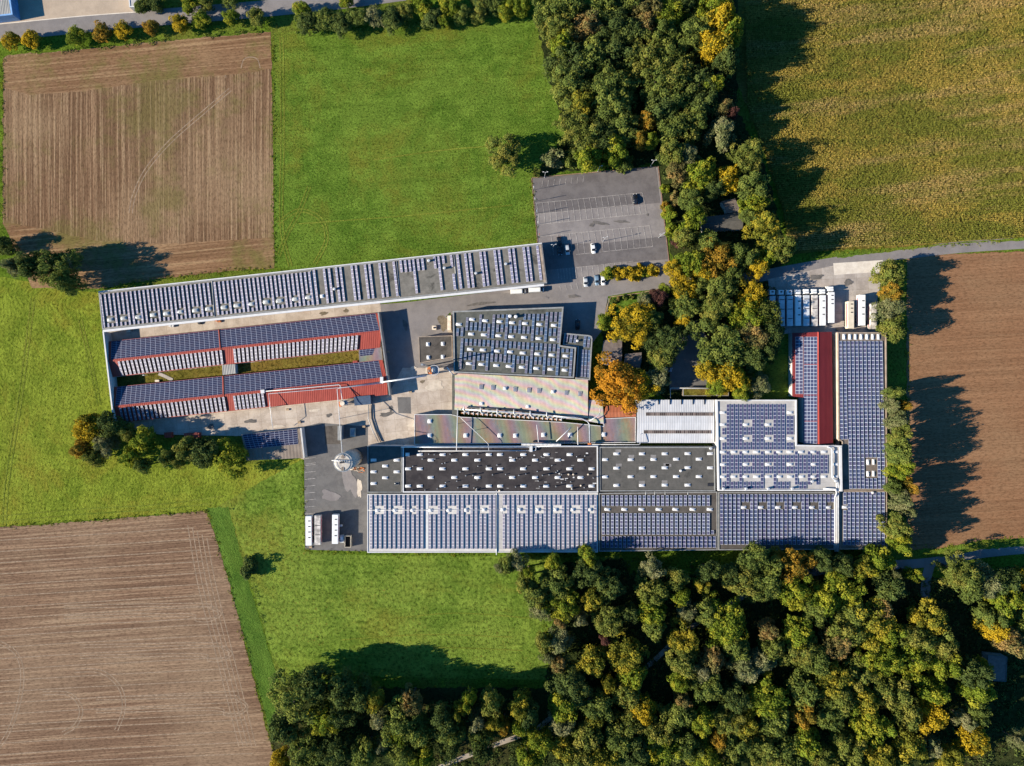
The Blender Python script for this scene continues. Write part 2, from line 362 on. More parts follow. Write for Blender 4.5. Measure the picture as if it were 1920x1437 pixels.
# ------------------------------------------------------------------ ground
def disc():
    bm = bmesh.new(); s = 2500
    bm.faces.new([bm.verts.new(v) for v in ((-s, -s, 0), (s, -s, 0), (s, s, 0), (-s, s, 0))]); return bm
tag(obj('ground', disc(), G_D), kind='structure')
Z = [0.02 * (i + 1) for i in range(12)]
sheet('meadow', [(514, 62), (700, 52), (860, 38), (1010, 30), (1030, 70), (1045, 190), (1060, 250), (1010, 320), (1000, 335), (1008, 470), (600, 512), (516, 502)], Z[0], G_N)
sheet('meadow', [(-60, 505), (60, 530), (120, 545), (185, 548), (200, 640), (212, 790), (470, 870), (568, 860), (565, 960), (440, 1000), (388, 958), (0, 988), (-60, 992)], Z[0], G_W)
sheet('meadow', [(389, 960), (566, 862), (572, 1034), (690, 1042), (1170, 1044), (1170, 1300), (1030, 1275), (520, 1265), (470, 1090), (430, 955)], Z[1], G_S)
sheet('grass_strip', [(388, 952), (428, 950), (462, 1080), (520, 1270), (540, 1440), (522, 1440), (500, 1350), (450, 1170)], Z[2], G_STRIP)
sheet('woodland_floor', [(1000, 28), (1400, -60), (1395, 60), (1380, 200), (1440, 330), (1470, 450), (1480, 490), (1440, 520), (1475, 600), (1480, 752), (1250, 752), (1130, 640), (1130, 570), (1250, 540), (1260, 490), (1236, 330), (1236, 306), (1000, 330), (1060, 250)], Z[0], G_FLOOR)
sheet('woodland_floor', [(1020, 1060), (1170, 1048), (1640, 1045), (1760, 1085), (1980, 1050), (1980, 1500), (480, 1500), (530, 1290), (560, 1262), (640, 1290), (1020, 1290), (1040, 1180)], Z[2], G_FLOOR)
sheet('garden_lawn', [(1142, 560), (1200, 552), (1215, 575), (1200, 600), (1150, 598)], Z[3], G_N)
sheet('garden_lawn', [(1400, 660), (1482, 620), (1484, 748), (1390, 748)], Z[3], G_N)
sheet('meadow', [(1165, 1040), (1500, 1038), (1480, 1075), (1180, 1080)], Z[4], G_D)

def tracks_into(px_lines, wd=0.5, z=0.012):
    def ex(bm):
        for ln in px_lines:
            ribbon(bm, [W(*p) for p in smoothline(ln)], wd, z, 1)
    return ex
def field(name, poly, z, m, lines, wd=0.45, tm=None):
    z = nz(); bm = bmesh.new()
    bm.faces.new([bm.verts.new((q.x, q.y, z)) for q in ragged(poly, .8)])
    bmesh.ops.triangulate(bm, faces=bm.faces[:])
    for k, ln in enumerate(lines): ribbon(bm, [W(*p) for p in smoothline(ln)], wd, z + 0.0015 + k * 0.0004, 1)
    return tag(obj(name, bm, [m, tm or TRACK]), kind='structure')
def pair(ln, d=3.2):
    a, b = [], []; n = len(ln)
    for i, p in enumerate(ln):
        q0, q1 = ln[max(i - 1, 0)], ln[min(i + 1, n - 1)]
        dx, dy = q1[0] - q0[0], q1[1] - q0[1]; L = math.hypot(dx, dy) or 1
        a.append((p[0] - dy / L * d, p[1] + dx / L * d)); b.append((p[0] + dy / L * d, p[1] - dx / L * d))
    return [a, b]
nwl = pair([(432, 168), (385, 208), (320, 265), (275, 318), (252, 365), (245, 400)], 3)
for cx, cy, r_ in ((205, 124, 20), (268, 118, 26), (330, 116, 22), (130, 138, 26), (400, 138, 24), (470, 120, 18)):
    nwl.append([(cx - r_, cy + 8), (cx - r_ * .7, cy - r_ * .45), (cx, cy - r_ * .7), (cx + r_ * .7, cy - r_ * .45), (cx + r_, cy + 8)])
field('ploughed_field', [(6, 110), (14, 104), (100, 98), (300, 78), (508, 60), (512, 300), (514, 503), (430, 508), (300, 522), (185, 542), (5, 420)], Z[2], SOIL_NW, nwl, 0.35)
field('field_headland', [(6, 110), (100, 99), (300, 79), (507, 61), (510, 130), (440, 140), (290, 152), (150, 172), (60, 178), (8, 165)], Z[3], SOIL_NH, [], 0.4)
field('field_headland', [(5, 418), (60, 425), (180, 452), (300, 458), (513, 446), (514, 502), (430, 508), (300, 522), (185, 542), (60, 540)], Z[3], SOIL_NH, [], 0.4)
swl = []
for i in range(22):
    y0 = 1010 + i * 20 + (i * 37 % 9)
    x1 = 392 + (y0 - 965) * 0.26 - 40
    if y0 < 1437: swl += [[(-10, y0 + 4), (150, y0 - 6), (x1, y0 - 20)]]
def uturn(x0, y0, x1, y1, r_):   # tyre loop at the row end
    return pair([(x0, y0), (x1 - 10, y0 - 4), (x1 + r_ * .8, y0 + 2), (x1 + r_ * 1.35, (y0 + y1) / 2), (x1 + r_ * .7, y1 - 2), (x1 - 4, y1 - 3), (x1 - 30, y1 - 12), (x0, y1 - 8)], 2.6)
swl += uturn(120, 1138, 372, 1165, 30) + uturn(150, 1212, 395, 1240, 28) + uturn(180, 1310, 425, 1342, 28)
swl += pair([(0, 1205), (30, 1225), (42, 1265), (35, 1320), (15, 1375), (-10, 1410)], 3)
swl += pair([(80, 1300), (130, 1302), (152, 1330), (142, 1360), (118, 1375)], 3) + pair([(140, 1258), (190, 1260), (225, 1290), (232, 1330), (218, 1370)], 3)
for k in range(5): swl.append([(352 + k * 9, 985 + k * 6), (372 + k * 8.4, 1100), (408 + k * 8, 1240), (448 + k * 8, 1400)])
field('ploughed_field', [(-40, 990), (100, 983), (250, 970), (386, 958), (402, 1000), (440, 1130), (480, 1290), (520, 1445), (520, 1480), (-40, 1480)], Z[2], SOIL_SW, swl, 0.4)
field('ploughed_field', [(1700, 480), (1970, 470), (1970, 1008), (1850, 1012), (1755, 1030), (1700, 1030)], Z[2], SOIL_E, [], 0.4)
sheet('corn_field', [(1385, -60), (1990, -60), (1990, 445), (1800, 460), (1560, 470), (1480, 478), (1470, 400), (1420, 250), (1380, 150)], Z[1], G_CORN)

TRG_ = grassy('pressed_grass', (0.105, 0.140, 0.018), (0.160, 0.185, 0.028), (0.18, 0.17, 0.03), .6, 1.2)
def wheelings(lines, wd=0.55):
    bm = bmesh.new(); z = nz()
    for k, ln in enumerate(lines): ribbon(bm, [W(*p) for p in smoothline(ln)], wd, z + k * 0.0001, 0)
    return tag(obj('wheel_tracks', bm, TRG_), kind='structure')
wheelings(pair([(62, 560), (52, 640), (36, 760), (14, 900), (8, 985)], 3.4) + pair([(150, 600), (172, 690), (186, 760)], 3) + [[(0, 968), (150, 955), (300, 946), (420, 930)], [(0, 978), (150, 965), (300, 955), (400, 944)]])
wheelings(pair([(528, 70), (530, 250), (528, 420), (545, 500)], 3) + pair([(580, 350), (560, 400), (538, 440), (522, 480)], 3) + pair([(520, 420), (560, 395), (600, 410), (612, 450), (590, 495)], 3) + [[(700, 300), (850, 280), (1000, 270)], [(560, 420), (760, 405), (960, 385)]])
wheelings([[(640, 1200), (800, 1190), (960, 1195)], [(650, 1235), (800, 1215), (980, 1220)], [(700, 1165), (850, 1150), (1000, 1160)]], .45)
# ------------------------------------------------------------------ roads, yards
def road(name, pts, wpx, z, m):
    bm = bmesh.new(); ribbon(bm, [W(*p) for p in smoothline(pts)], wpx * S, nz(), 0); return tag(obj(name, bm, m), kind='structure')
sheet('gravel_yard', [(22, -40), (300, -40), (262, 24), (140, 35), (0, 46), (-40, 50), (-40, 20)], Z[2], GRAVEL)
road('road', [(-60, 68), (0, 62), (150, 47), (300, 33), (480, 18), (620, 4), (760, -14)], 31, Z[5], ASPH_R)
road('kerb', [(-60, 51), (0, 45.5), (150, 31), (262, 22.5)], 1.6, Z[6], CONC_L)
road('road', [(1990, 450), (1920, 456), (1800, 464), (1700, 475), (1640, 482), (1560, 494), (1480, 508), (1400, 522), (1320, 528), (1240, 534)], 21, Z[5], ASPH_R)
sheet('concrete_yard', [(1440, 524), (1565, 498), (1638, 489), (1660, 490), (1645, 560), (1645, 626), (1450, 626)], Z[4], CONC_E)
sheet('concrete_apron', [(1562, 494), (1655, 488), (1650, 510), (1564, 516)], Z[6], CONC_L)
sheet('car_park', [(999, 335), (1233, 314), (1253, 490), (1275, 520), (1275, 532), (1140, 556), (1128, 620), (1112, 642), (850, 645), (845, 585), (790, 640), (735, 640), (700, 575), (980, 540), (1015, 460), (1008, 455)], Z[3], ASPH)
road('road', [(1270, 526), (1190, 534), (1120, 542), (1040, 553), (950, 563), (860, 572), (780, 579), (712, 584)], 26, Z[4], ASPH_R)
sheet('yard', [(712, 580), (790, 574), (850, 600), (850, 690), (790, 690), (730, 745), (715, 745)], Z[5], ASPH_R)
sheet('concrete_yard', [(195, 612), (712, 560), (716, 600), (728, 740), (755, 690), (860, 690), (860, 780), (780, 780), (778, 838), (692, 840), (570, 862), (455, 818), (300, 815), (213, 800)], Z[4], CONC)
sheet('courtyard_grass', [(205, 705), (425, 685), (700, 652), (700, 690), (440, 716), (210, 738)], Z[5], G_COURT)
sheet('yard', [(570, 800), (600, 793), (690, 800), (690, 1034), (572, 1031)], Z[5], ASPH_D)
sheet('yard_patch', [(608, 800), (637, 797), (638, 833), (610, 833)], Z[6], ROOF_BR)
sheet('yard_patch', [(745, 745), (770, 745), (771, 776), (747, 775)], Z[6], ASPH_D)
sheet('yard', [(1258, 640), (1305, 600), (1330, 640), (1325, 730), (1255, 732)], Z[4], ASPH_D)
road('road', [(1980, 1026), (1920, 1030), (1840, 1038), (1760, 1052), (1700, 1058), (1600, 1062), (1500, 1075)], 17, Z[5], ASPH_R)
road('road', [(1745, 1056), (1738, 1080), (1734, 1120)], 18, Z[6], ASPH_R)
road('path', [(800, 1450), (850, 1428), (930, 1396), (1000, 1370), (1035, 1345), (1090, 1320), (1200, 1260), (1290, 1180), (1380, 1126), (1430, 1104), (1500, 1076)], 9, Z[6], PATHM)
sheet('grass_verge', [(1755, 1030), (1850, 1013), (1980, 1008), (1980, 1018), (1850, 1030), (1762, 1045)], Z[6], G_N)
sheet('grass_verge', [(1562, 474), (1800, 455), (1990, 440), (1990, 449), (1800, 456.5), (1570, 484)], Z[6], G_N)
ASPH_T = paved('old_asphalt', (0.098, 0.088, 0.088), (0.135, 0.122, 0.120), 0.15, 0.3)
def zz(x, y): return (980 + x / 6.387, 300 + y / 6.387)
sheet('car_park_lane', [zz(125, 225), zz(1590, 88), zz(1645, 515), zz(165, 650)], 0, ASPH_T)
sheet('car_park_lane', [zz(240, 1010), zz(960, 1000), zz(1540, 935), zz(1715, 915), zz(1745, 1190), zz(640, 1285), zz(280, 1320)], 0, ASPH_T)
STAIN_D = paved('wet_patch', (0.085, 0.078, 0.072), (0.135, 0.122, 0.112), 0.6, 0.4)
STAIN_L = paved('pale_patch', (0.42, 0.36, 0.29), (0.52, 0.45, 0.37), 0.6, 0.2)
STAIN_M = paved('mossy_stain', (0.100, 0.080, 0.055), (0.160, 0.130, 0.090), 0.8, 0.4)
def blob(name, cx, cy, rx, ry, m, seed, rot=0.0):
    r_ = random.Random(seed); bm = bmesh.new(); z = nz(); c = W(cx, cy); n = 40; ph = [r_.uniform(0, 6.28) for _ in range(5)]
    vs = []
    for k in range(n):
        t = k / n * 6.2832; q = 1 + sum(.5 / (j + 2) * math.sin((j + 2) * t + ph[j]) for j in range(5)) * .7 + r_.uniform(-.06, .06)
        x, y = math.cos(t) * rx * S * q, math.sin(t) * ry * S * q
        vs.append(bm.verts.new((c.x + x * math.cos(rot) - y * math.sin(rot), c.y + x * math.sin(rot) + y * math.cos(rot), z)))
    o_ = bm.verts.new((c.x, c.y, z))
    for k in range(n): bm.faces.new([o_, vs[k], vs[(k + 1) % n]])
    return tag(obj(name, bm, m), kind='structure')
for k, (cx, cy, rx, ry, mm, ro) in enumerate(((607, 588, 7, 3.5, STAIN_M, .3), (649, 583, 4, 4, STAIN_M, 0), (725, 777, 13, 4, STAIN_D, .1), (733, 766, 4, 5, STAIN_D, 0), (617, 779, 6, 3, STAIN_D, .1), (792, 716, 4, 3, STAIN_M, 0), (815, 724, 16, 9, STAIN_L, 0), (790, 795, 20, 6, STAIN_L, .05),
    (832, 606, 10, 14, STAIN_M, .2), (590, 770, 9, 3, STAIN_L, .1), (520, 800, 12, 3, STAIN_L, .1), (655, 900, 12, 30, ASPH, .2), (674, 915, 5, 16, STAIN_L, .1), (620, 930, 16, 10, ASPH, 0), (640, 985, 14, 5, STAIN_D, 0), (1125, 419, 14, 3, STAIN_D, -.1), (1165, 416, 12, 2.5, STAIN_D, -.1), (1110, 422, 4, 4, STAIN_D, 0), (1214, 403, 2, 2, STAIN_D, 0), (760, 610, 5, 9, STAIN_D, .2), (775, 690, 6, 3, STAIN_L, 0), (470, 790, 10, 4, STAIN_D, .1), (395, 800, 6, 5, STAIN_D, 0), (330, 600, 8, 2.5, STAIN_D, .1), (460, 590, 10, 2.5, STAIN_L, .1), (700, 640, 3, 10, STAIN_D, 0), (1500, 600, 10, 3, STAIN_D, 0), (1590, 530, 9, 5, STAIN_D, 0), (1530, 520, 14, 4, STAIN_D, .1), (900, 570, 22, 3, STAIN_D, .1), (1010, 560, 16, 3, ASPH, .1), (1075, 556, 10, 3, STAIN_D, .1))):
    blob('ground_stain', cx, cy, rx, ry, mm, 50 + k, ro)
road('path', [(298, 701), (310, 706), (324, 713)], 6, 0, CONC_E)
# painted bays
def lines(name, segs, wd=0.16):
    bm = bmesh.new(); z = nz()
    for a, b in segs: ribbon(bm, [W(*a), W(*b)], wd, z, 0)
    return tag(obj(name, bm, PAINT), kind='structure')
sg = []
for i in range(19):    # the marked rows of the car park (bays between two kerb lines)
    t = i / 18
    top = (165 + (1430 - 165) * t, 522 - (522 - 395) * t); bot = (185 + (1460 - 185) * t, 650 - (650 - 525) * t); b2 = (195 + (1480 - 195) * t, 775 - (775 - 645) * t)
    sg += [(zz(*top), zz(*bot)), (zz(*bot), zz(*b2))]
sg += [(zz(165, 522), zz(1430, 395)), (zz(185, 650), zz(1460, 525)), (zz(195, 775), zz(1480, 645))]
for i in range(18):
    t = i / 17
    top = (265 + (1515 - 265) * t, 915 - (915 - 790) * t); bot = (285 + (1540 - 285) * t, 1035 - (1035 - 915) * t); b2 = (295 + (1555 - 295) * t, 1150 - (1150 - 1040) * t)
    if i > 0: sg += [(zz(*top), zz(*bot)), (zz(*bot), zz(*b2))]
sg += [(zz(200, 920), zz(1515, 790)), (zz(640, 1135), zz(1555, 1040)), (zz(640, 1290), zz(1320, 1215))]
for i in range(10):
    x = 640 + i * 67; sg.append((zz(x - 10, 1290 - i * 8), zz(x + 8, 1420 - i * 8)))
for i in range(7):
    x = 420 + i * 35; 
    sg.append((zz(x, 1310 - i * 3), zz(x + 10, 1437 - i * 3)))
for i in range(8):
    sg.append((zz(150 + i * 70 + 80, 325 - i * 7 + 0), zz(160 + i * 70 + 80, 250 - i * 7)))
for i in range(13):
    a = 1290 + i * 50
    if i < 7: sg.append(((780 + a / 4.79, 420 + (560 - i * 8) / 4.79), (780 + (a + 12) / 4.79, 420 + (600 - i * 5) / 4.79)))
lines('bay_lines', sg, 0.09)
lines('bay_lines', [((1138, 585), (1141, 560)), ((572 + 2, 870), (592, 868))] + [((572, 860 + k * 13), (592, 858 + k * 13)) for k in range(9)], 0.12)
# kerbs round the car park and garden
def kerb(pts, m=None):
    bm = bmesh.new()
    P = [W(*p) for p in pts]
    for a, b in zip(P, P[1:]):
        d = (b - a); L = d.length
        box(bm, ((a.x + b.x) / 2, (a.y + b.y) / 2, 0.0), (L, 0.35, 0.22), math.atan2(d.y, d.x))
    return tag(obj('kerb', bm, m or KERBM), kind='structure')
KERBM = plain('kerb_stone', (0.24, 0.15, 0.11), 0.9, 0.2, var=0.2)
kerb([(997.5, 334), (1234, 312.5), (1254, 490)]); kerb([(997, 335), (1008, 455)])
kerb([(1270, 534), (1200, 550), (1145, 557), (1138, 575), (1132, 600)], plain('sandstone_kerb', (0.30, 0.21, 0.12), 0.9, 0.2, var=0.2))
# ------------------------------------------------------------------ building helpers
def centre(p): 
    n = len(p); return Vector((sum(v.x for v in p) / n, sum(v.y for v in p) / n, 0))
def hall(name, label, cat, poly, z, wm, rm, pw=0.35, ph=0.35, pm=None, z0=0.0):
    """flat-roofed building: roof outline in photo pixels at height z -> walls, roof, parapet"""
    P = [W(x, y, z) for x, y in poly]
    if poly_area(P) < 0: P.reverse()
    c = centre(P); t = thing(name, label, cat, (c.x, c.y, 0))
    n = len(P)
    bm = bmesh.new()
    top = [bm.verts.new((p.x, p.y, z)) for p in P]; bot = [bm.verts.new((p.x, p.y, z0)) for p in P]
    for i in range(n): bm.faces.new([bot[i], bot[(i + 1) % n], top[(i + 1) % n], top[i]])
    obj('wall', bm, wm, t)
    bm = bmesh.new()
    Q = inset(P, max(pw - 0.02, 0.01)) if ph > 0 else P
    bm.faces.new([bm.verts.new((p.x, p.y, z)) for p in Q]); bmesh.ops.triangulate(bm, faces=bm.faces[:])
    rf = obj('roof', bm, rm, t)
    if ph > 0:
        bm = bmesh.new(); Q = inset(P, pw); O = inset(P, -0.04)
        a = [bm.verts.new((p.x, p.y, z - 0.25)) for p in O]; b = [bm.verts.new((p.x, p.y, z + ph)) for p in O]
        d = [bm.verts.new((p.x, p.y, z + ph)) for p in Q]; e = [bm.verts.new((p.x, p.y, z - 0.02)) for p in Q]
        for i in range(n):
            j = (i + 1) % n
            for s_ in ((a, b), (b, d), (d, e)): bm.faces.new([s_[0][i], s_[0][j], s_[1][j], s_[1][i]])
        obj('parapet', bm, pm or TRIMG, t)
    return t, P, rf
RF = {}
def gable(name, label, cat, A, B, ze, zr, wm, rm, ov=0.0, t=None, thick=0.12):
    """A = eave1 (px start, px end), ridge (px start,end), eave2 ; all as px pairs.  B unused"""
    (e1a, e1b), (ra, rb), (e2a, e2b) = A
    p = [W(*e1a, ze), W(*e1b, ze), W(*rb, zr), W(*ra, zr), W(*e2a, ze), W(*e2b, ze)]
    if t is None:
        c = centre(p); t = thing(name, label, cat, (c.x, c.y, 0))
    for q in ((p[0], p[1], p[2], p[3]), (p[3], p[2], p[5], p[4])):
        bm = bmesh.new()
        v = [bm.verts.new(x) for x in q]; u = [bm.verts.new(x - Vector((0, 0, thick))) for x in q]
        bm.faces.new(v); bm.faces.new(u[::-1])
        for i in range(4): bm.faces.new([v[i], u[i], u[(i + 1) % 4], v[(i + 1) % 4]])
        t['_r'] = 1; RF[t.name] = obj('roof', bm, rm, t)
    del t['_r']
    bm = bmesh.new(); dz = Vector((0, 0, thick + 0.01)); c = centre(p)
    def sh(x, k=0.3):
        d = (c - Vector((x.x, x.y, 0))); d.z = 0
        return Vector((x.x, x.y, x.z)) + d.normalized() * k - dz
    a = [sh(x) for x in p]
    g = [Vector((x.x, x.y, 0)) for x in a]
    def f(*v): bm.faces.new([bm.verts.new(x) for x in v])
    f(g[0], g[1], a[1], a[0]); f(g[4], g[5], a[5], a[4]); f(g[0], a[0], a[3], a[4], g[4]); f(g[1], a[1], a[2], a[5], g[5])
    obj('wall', bm, wm, t)
    return t
def strip(parent, pts, z0, z1, wd, m, name='ridge_cap', h=0.12):
    bm = bmesh.new()
    a, b = W(*pts[0], z0), W(*pts[1], z1); d = (b - a).normalized(); s_ = Vector((-d.y, d.x, 0)).normalized() * wd / 2
    v = [bm.verts.new(x + k * s_ + Vector((0, 0, zz_))) for x in (a, b) for k, zz_ in ((-1, 0.02), (0, h), (1, 0.02))]
    bm.faces.new([v[0], v[3], v[4], v[1]]); bm.faces.new([v[1], v[4], v[5], v[2]])
    bm.faces.new([v[0], v[1], v[2]]); bm.faces.new([v[3], v[5], v[4]]); bm.faces.new([v[0], v[2], v[5], v[3]])
    return obj(name, bm, m, parent)
def panel_row(parent, z, a, b, m, w=1.0, tilt=25, n=None, z1=None, lift=0.08, plen=1.65):
    """tilted module row from px a to px b; low edge left (sun side), high edge right"""
    A, B = W(*a, z), W(*b, z if z1 is None else z1)
    d = B - A; L = d.length; d.normalize()
    r = Vector((-d.y, d.x, 0)).normalized()
    if r.x < 0: r = -r
    n = n or max(1, round(L / plen))
    wp = w * math.cos(R(tilt)); hh = w * math.sin(R(tilt)); up = Vector((0, 0, 1))
    lo = [x - r * wp / 2 + up * lift for x in (A, B)]; hi = [x + r * wp / 2 + up * (lift + hh) for x in (A, B)]
    fo = [x + r * wp / 2 + up * 0.03 for x in (A, B)]; lo2 = [x - r * wp / 2 + up * 0.03 for x in (A, B)]
    bm = bmesh.new(); uv = bm.loops.layers.uv.new('uv')
    V = [bm.verts.new(x) for x in (lo[0], lo[1], hi[1], hi[0], fo[0], fo[1], lo2[0], lo2[1])]
    f = bm.faces.new([V[0], V[1], V[2], V[3]])
    for l, c in zip(f.loops, ((0, 0), (0, n), (1, n), (1, 0))): l[uv].uv = c
    for q in ((3, 2, 5, 4), (0, 3, 4, 6), (1, 7, 5, 2), (0, 6, 7, 1)):
        bm.faces.new([V[i] for i in q]).material_index = 1
    return obj('solar_panel_row', bm, [m, DARK], parent)
def panel_grid(parent, c4, nx, ny, m, lift=0.07):
    """flush modules: c4 = four (px,py,z) corners in order; nx along first edge"""
    P = [W(*c) for c in c4]
    nrm = (P[1] - P[0]).cross(P[3] - P[0]).normalized()
    if nrm.z < 0: nrm = -nrm
    bm = bmesh.new(); uv = bm.loops.layers.uv.new('uv')
    t = [bm.verts.new(p + nrm * lift) for p in P]; b = [bm.verts.new(p + nrm * 0.01) for p in P]
    f = bm.faces.new(t)
    for l, c in zip(f.loops, ((0, 0), (nx, 0), (nx, ny), (0, ny))): l[uv].uv = c
    for i in range(4): bm.faces.new([t[i], b[i], b[(i + 1) % 4], t[(i + 1) % 4]]).material_index = 1
    return obj('solar_panel_field', bm, [m, DARK], parent)
def cut(y0, y1, x, obs, mg=0.0, minl=3):
    """split a row's [y0,y1] by obstacles (xa,xb,ya,yb)"""
    seg = [(y0, y1)]
    for xa, xb, ya, yb in obs:
        if xa - mg < x < xb + mg:
            ns = []
            for a, b in seg:
                if yb <= a or ya >= b: ns.append((a, b)); continue
                if ya > a: ns.append((a, ya))
                if yb < b: ns.append((yb, b))
            seg = ns
    return [(a, b) for a, b in seg if b - a >= minl]
def rl_mesh(L, Wd, H, m, mcurb):
    bm = bmesh.new()
    box(bm, (0, 0, 0), (L + .2, Wd + .2, 0.22), 0, 1)
    n = 6; rows_ = []     # shallow pillow dome, pinched at the ends
    for i in range(n + 1):
        u = i / n; x = (u - .5) * L; e = math.sin(math.pi * min(max(u, .0), 1)) ** 0.35 if 0 < u < 1 else 0.0
        rows_.append([bm.verts.new((x, (v - .5) * Wd, 0.22 + H * e * math.sin(math.pi * v) ** .6 if 0 < v < 1 else 0.22)) for v in (0, .2, .5, .8, 1)])
    for a, b in zip(rows_, rows_[1:]):
        for k in range(4): bm.faces.new([a[k], a[k + 1], b[k + 1], b[k]]).smooth = True
    bmesh.ops.recalc_face_normals(bm, faces=bm.faces[:])
    me = bpy.data.meshes.new('rooflight'); bm.to_mesh(me); bm.free(); me.materials.append(m); me.materials.append(mcurb); return me
SKYL = plain('grey_skylight', (.20, .21, .25), .3, .4, var=.1)
RL = rl_mesh(2.25, 1.05, 0.38, DOME, TRIMW)
RL_G = rl_mesh(2.5, 1.5, 0.45, DOME_D, TRIMG)
RL_V = rl_mesh(1.5, 1.3, 0.45, DOME, TRIMW)
RL_S = rl_mesh(1.6, 1.0, 0.3, GLASS, TRIMG)
def lights(parent, z, pts, me, name='rooflight', rz=0.0, jit=0.03):
    for x, y in pts:
        o = bpy.data.objects.new(name, me); C.objects.link(o)
        o.location = W(x, y, z) + Vector((0, 0, 0.01)); o.rotation_euler = (0, 0, rz + random.uniform(-jit, jit)); o.parent = parent
        o.matrix_parent_inverse = parent.matrix_basis.inverted()
def vent_mesh(r, h, m, cap=1.35):
    bm = bmesh.new(); cyl(bm, (0, 0, 0), r, h, 12, 0); cyl(bm, (0, 0, h + 0.05), r * cap, 0.12, 12, 0, r * 0.9); cyl(bm, (0, 0, h - .02), r * .5, 0.1, 8)
    me = bpy.data.meshes.new('roof_vent'); bmesh.ops.recalc_face_normals(bm, faces=bm.faces[:]); bm.to_mesh(me); bm.free(); me.materials.append(m); return me
V_W = vent_mesh(0.45, 0.9, TRIMW); V_S = vent_mesh(0.16, 0.7, STEEL); V_B = vent_mesh(0.5, 1.3, STEEL); V_O = vent_mesh(0.3, 0.6, CREAM)
V_L = vent_mesh(0.2, 2.0, STEELD)
def zo(ox, oy, k): return lambda x, y: (ox + x / k, oy + y / k)
z6 = zo(180, 440, 4.79); z7 = zo(480, 420, 4.79); z8 = zo(780, 420, 4.79); y5 = zo(130, 640, 4.79); y6 = zo(440, 660, 4.79)
y7 = zo(760, 660, 4.79); y8 = zo(1040, 680, 5.32); x4 = zo(1300, 640, 4.79); x3 = zo(1400, 450, 5.99)
w1 = zo(540, 880, 5.32); w2 = zo(860, 880, 5.32); w3 = zo(1200, 850, 5.32); w4 = zo(1480, 820, 5.32)

# ------------------------------------------------------------------ long narrow hall
zA = 6.3
A, _, _ = hall('industrial_hall', 'very long narrow flat-roofed hall with slanting solar rows, beside the green meadow', 'hall',
    [(185.5, 549), (1016, 458), (1025.5, 531), (192.5, 618)], zA, WALLB, ROOF_GR, 0.4, 0.3, TRIMG)
bm = bmesh.new()      # white eaves band along the yard side
a, b = W(193, 619.5, zA), W(1020, 533, zA); d = b - a
box(bm, ((a.x + b.x) / 2, (a.y + b.y) / 2 - .35, zA - .35), (d.length, 0.95, 0.5), math.atan2(d.y, d.x))
obj('gutter', bm, TRIMW, A)
bm = bmesh.new()
a, b = W(185.5, 548.5, zA), W(1016, 457.5, zA); d = b - a
box(bm, ((a.x + b.x) / 2, (a.y + b.y) / 2 + .2, zA - .3), (d.length, 0.38, 0.7), math.atan2(d.y, d.x))
obj('gutter', bm, TRIMW, A)
bm = bmesh.new(); a, b = W(1014, 459, zA), W(1023, 530, zA); d = b - a
box(bm, ((a.x + b.x) / 2 - .3, (a.y + b.y) / 2, zA + .05), (d.length, 1.0, 0.32), math.atan2(d.y, d.x)); obj('coping', bm, TRIMB, A)
for q0, q1 in (((1043, 420), (1066, 745)),):
    strip(A, (z6(*q0), z6(*q1)), zA, zA, 0.7, TRIMG, 'expansion_joint', 0.3)
for q0, q1 in (((492, 420), (525, 740)), ((1262, 335), (1292, 655)), ((1778, 280), (1808, 600))):
    strip(A, (z7(*q0), z7(*q1)), zA, zA, 0.6, TRIMG, 'expansion_joint', 0.3)
sk = [z6(*p) for p in ((130, 765), (250, 752), (380, 742), (515, 722), (633, 710), (758, 695), (893, 682), (1010, 668), (1150, 655), (1265, 638), (1395, 625), (1530, 608), (1645, 597), (1790, 580))]
sk += [z7(*p) for p in ((90, 700), (215, 690), (350, 677), (470, 660))]
lights(A, zA, sk, RL_G, rz=R(6))
lights(A, zA, [z7(595, 650)], RL_V, rz=R(6))
obs = [(x - 5.5, x + 7.5, y - 7, y + 7) for x, y in sk]
def arow(x, y, x2=None, y2=None, m=P_A):
    """one slanting row of hall A; x,y top point"""
    k = 8.0 / 61
    xb, yb = (x2, y2)
    xm = (x + xb) / 2
    for a_, b_ in cut(y, yb, xm + 2.5, obs, 0, 3.5):
        f0, f1 = (a_ - y) / (yb - y), (b_ - y) / (yb - y)
        panel_row(A, zA, (x + (xb - x) * f0, a_), (x + (xb - x) * f1, b_), m, 1.08, 24)
def north(x): return 549 - (x - 185.5) * 91 / 830.5
i = 0
x = 188.6
while x < 583:
    if not (395.5 < x < 401): 
        arow(x, north(x) + 4.2, x + 7.6, north(x) + 66.0)
    x += 8.05
    if 395.5 < x < 401: x = 402.3
for xt, a_, b_ in ((520, 415, 725), (610, 405, 715), (655, 402, 710), (718, 393, 700), (757, 390, 697), (858, 378, 688), (896, 375, 685), (978, 368, 673), (1018, 363, 670), (1108, 355, 662), (1148, 350, 657), (1235, 340, 650),
                   (1297, 330, 437), (1337, 328, 435), (1375, 325, 430), (1410, 320, 625), (1452, 318, 420), (1492, 312, 418), (1600, 295, 402), (1635, 292, 597), (1678, 288, 358), (1750, 282, 388), (1772, 450, 590)):
    t_ = z7(xt, a_); b2 = z7(xt + (b_ - a_) * 0.118, b_); panel_row(A, zA, t_, b2, P_A, 1.08, 24)
for xt, a_, b_ in ((370, 278, 583), (440, 268, 577), (480, 265, 573), (577, 253, 563), (612, 250, 557), (704, 238, 548), (742, 236, 543), (835, 226, 533), (872, 222, 530), (965, 211, 520), (1003, 208, 517), (1087, 197, 505)):
    t_ = z8(xt, a_); b2 = z8(xt + (b_ - a_) * 0.118, b_); panel_row(A, zA, t_, b2, P_A, 1.08, 24)
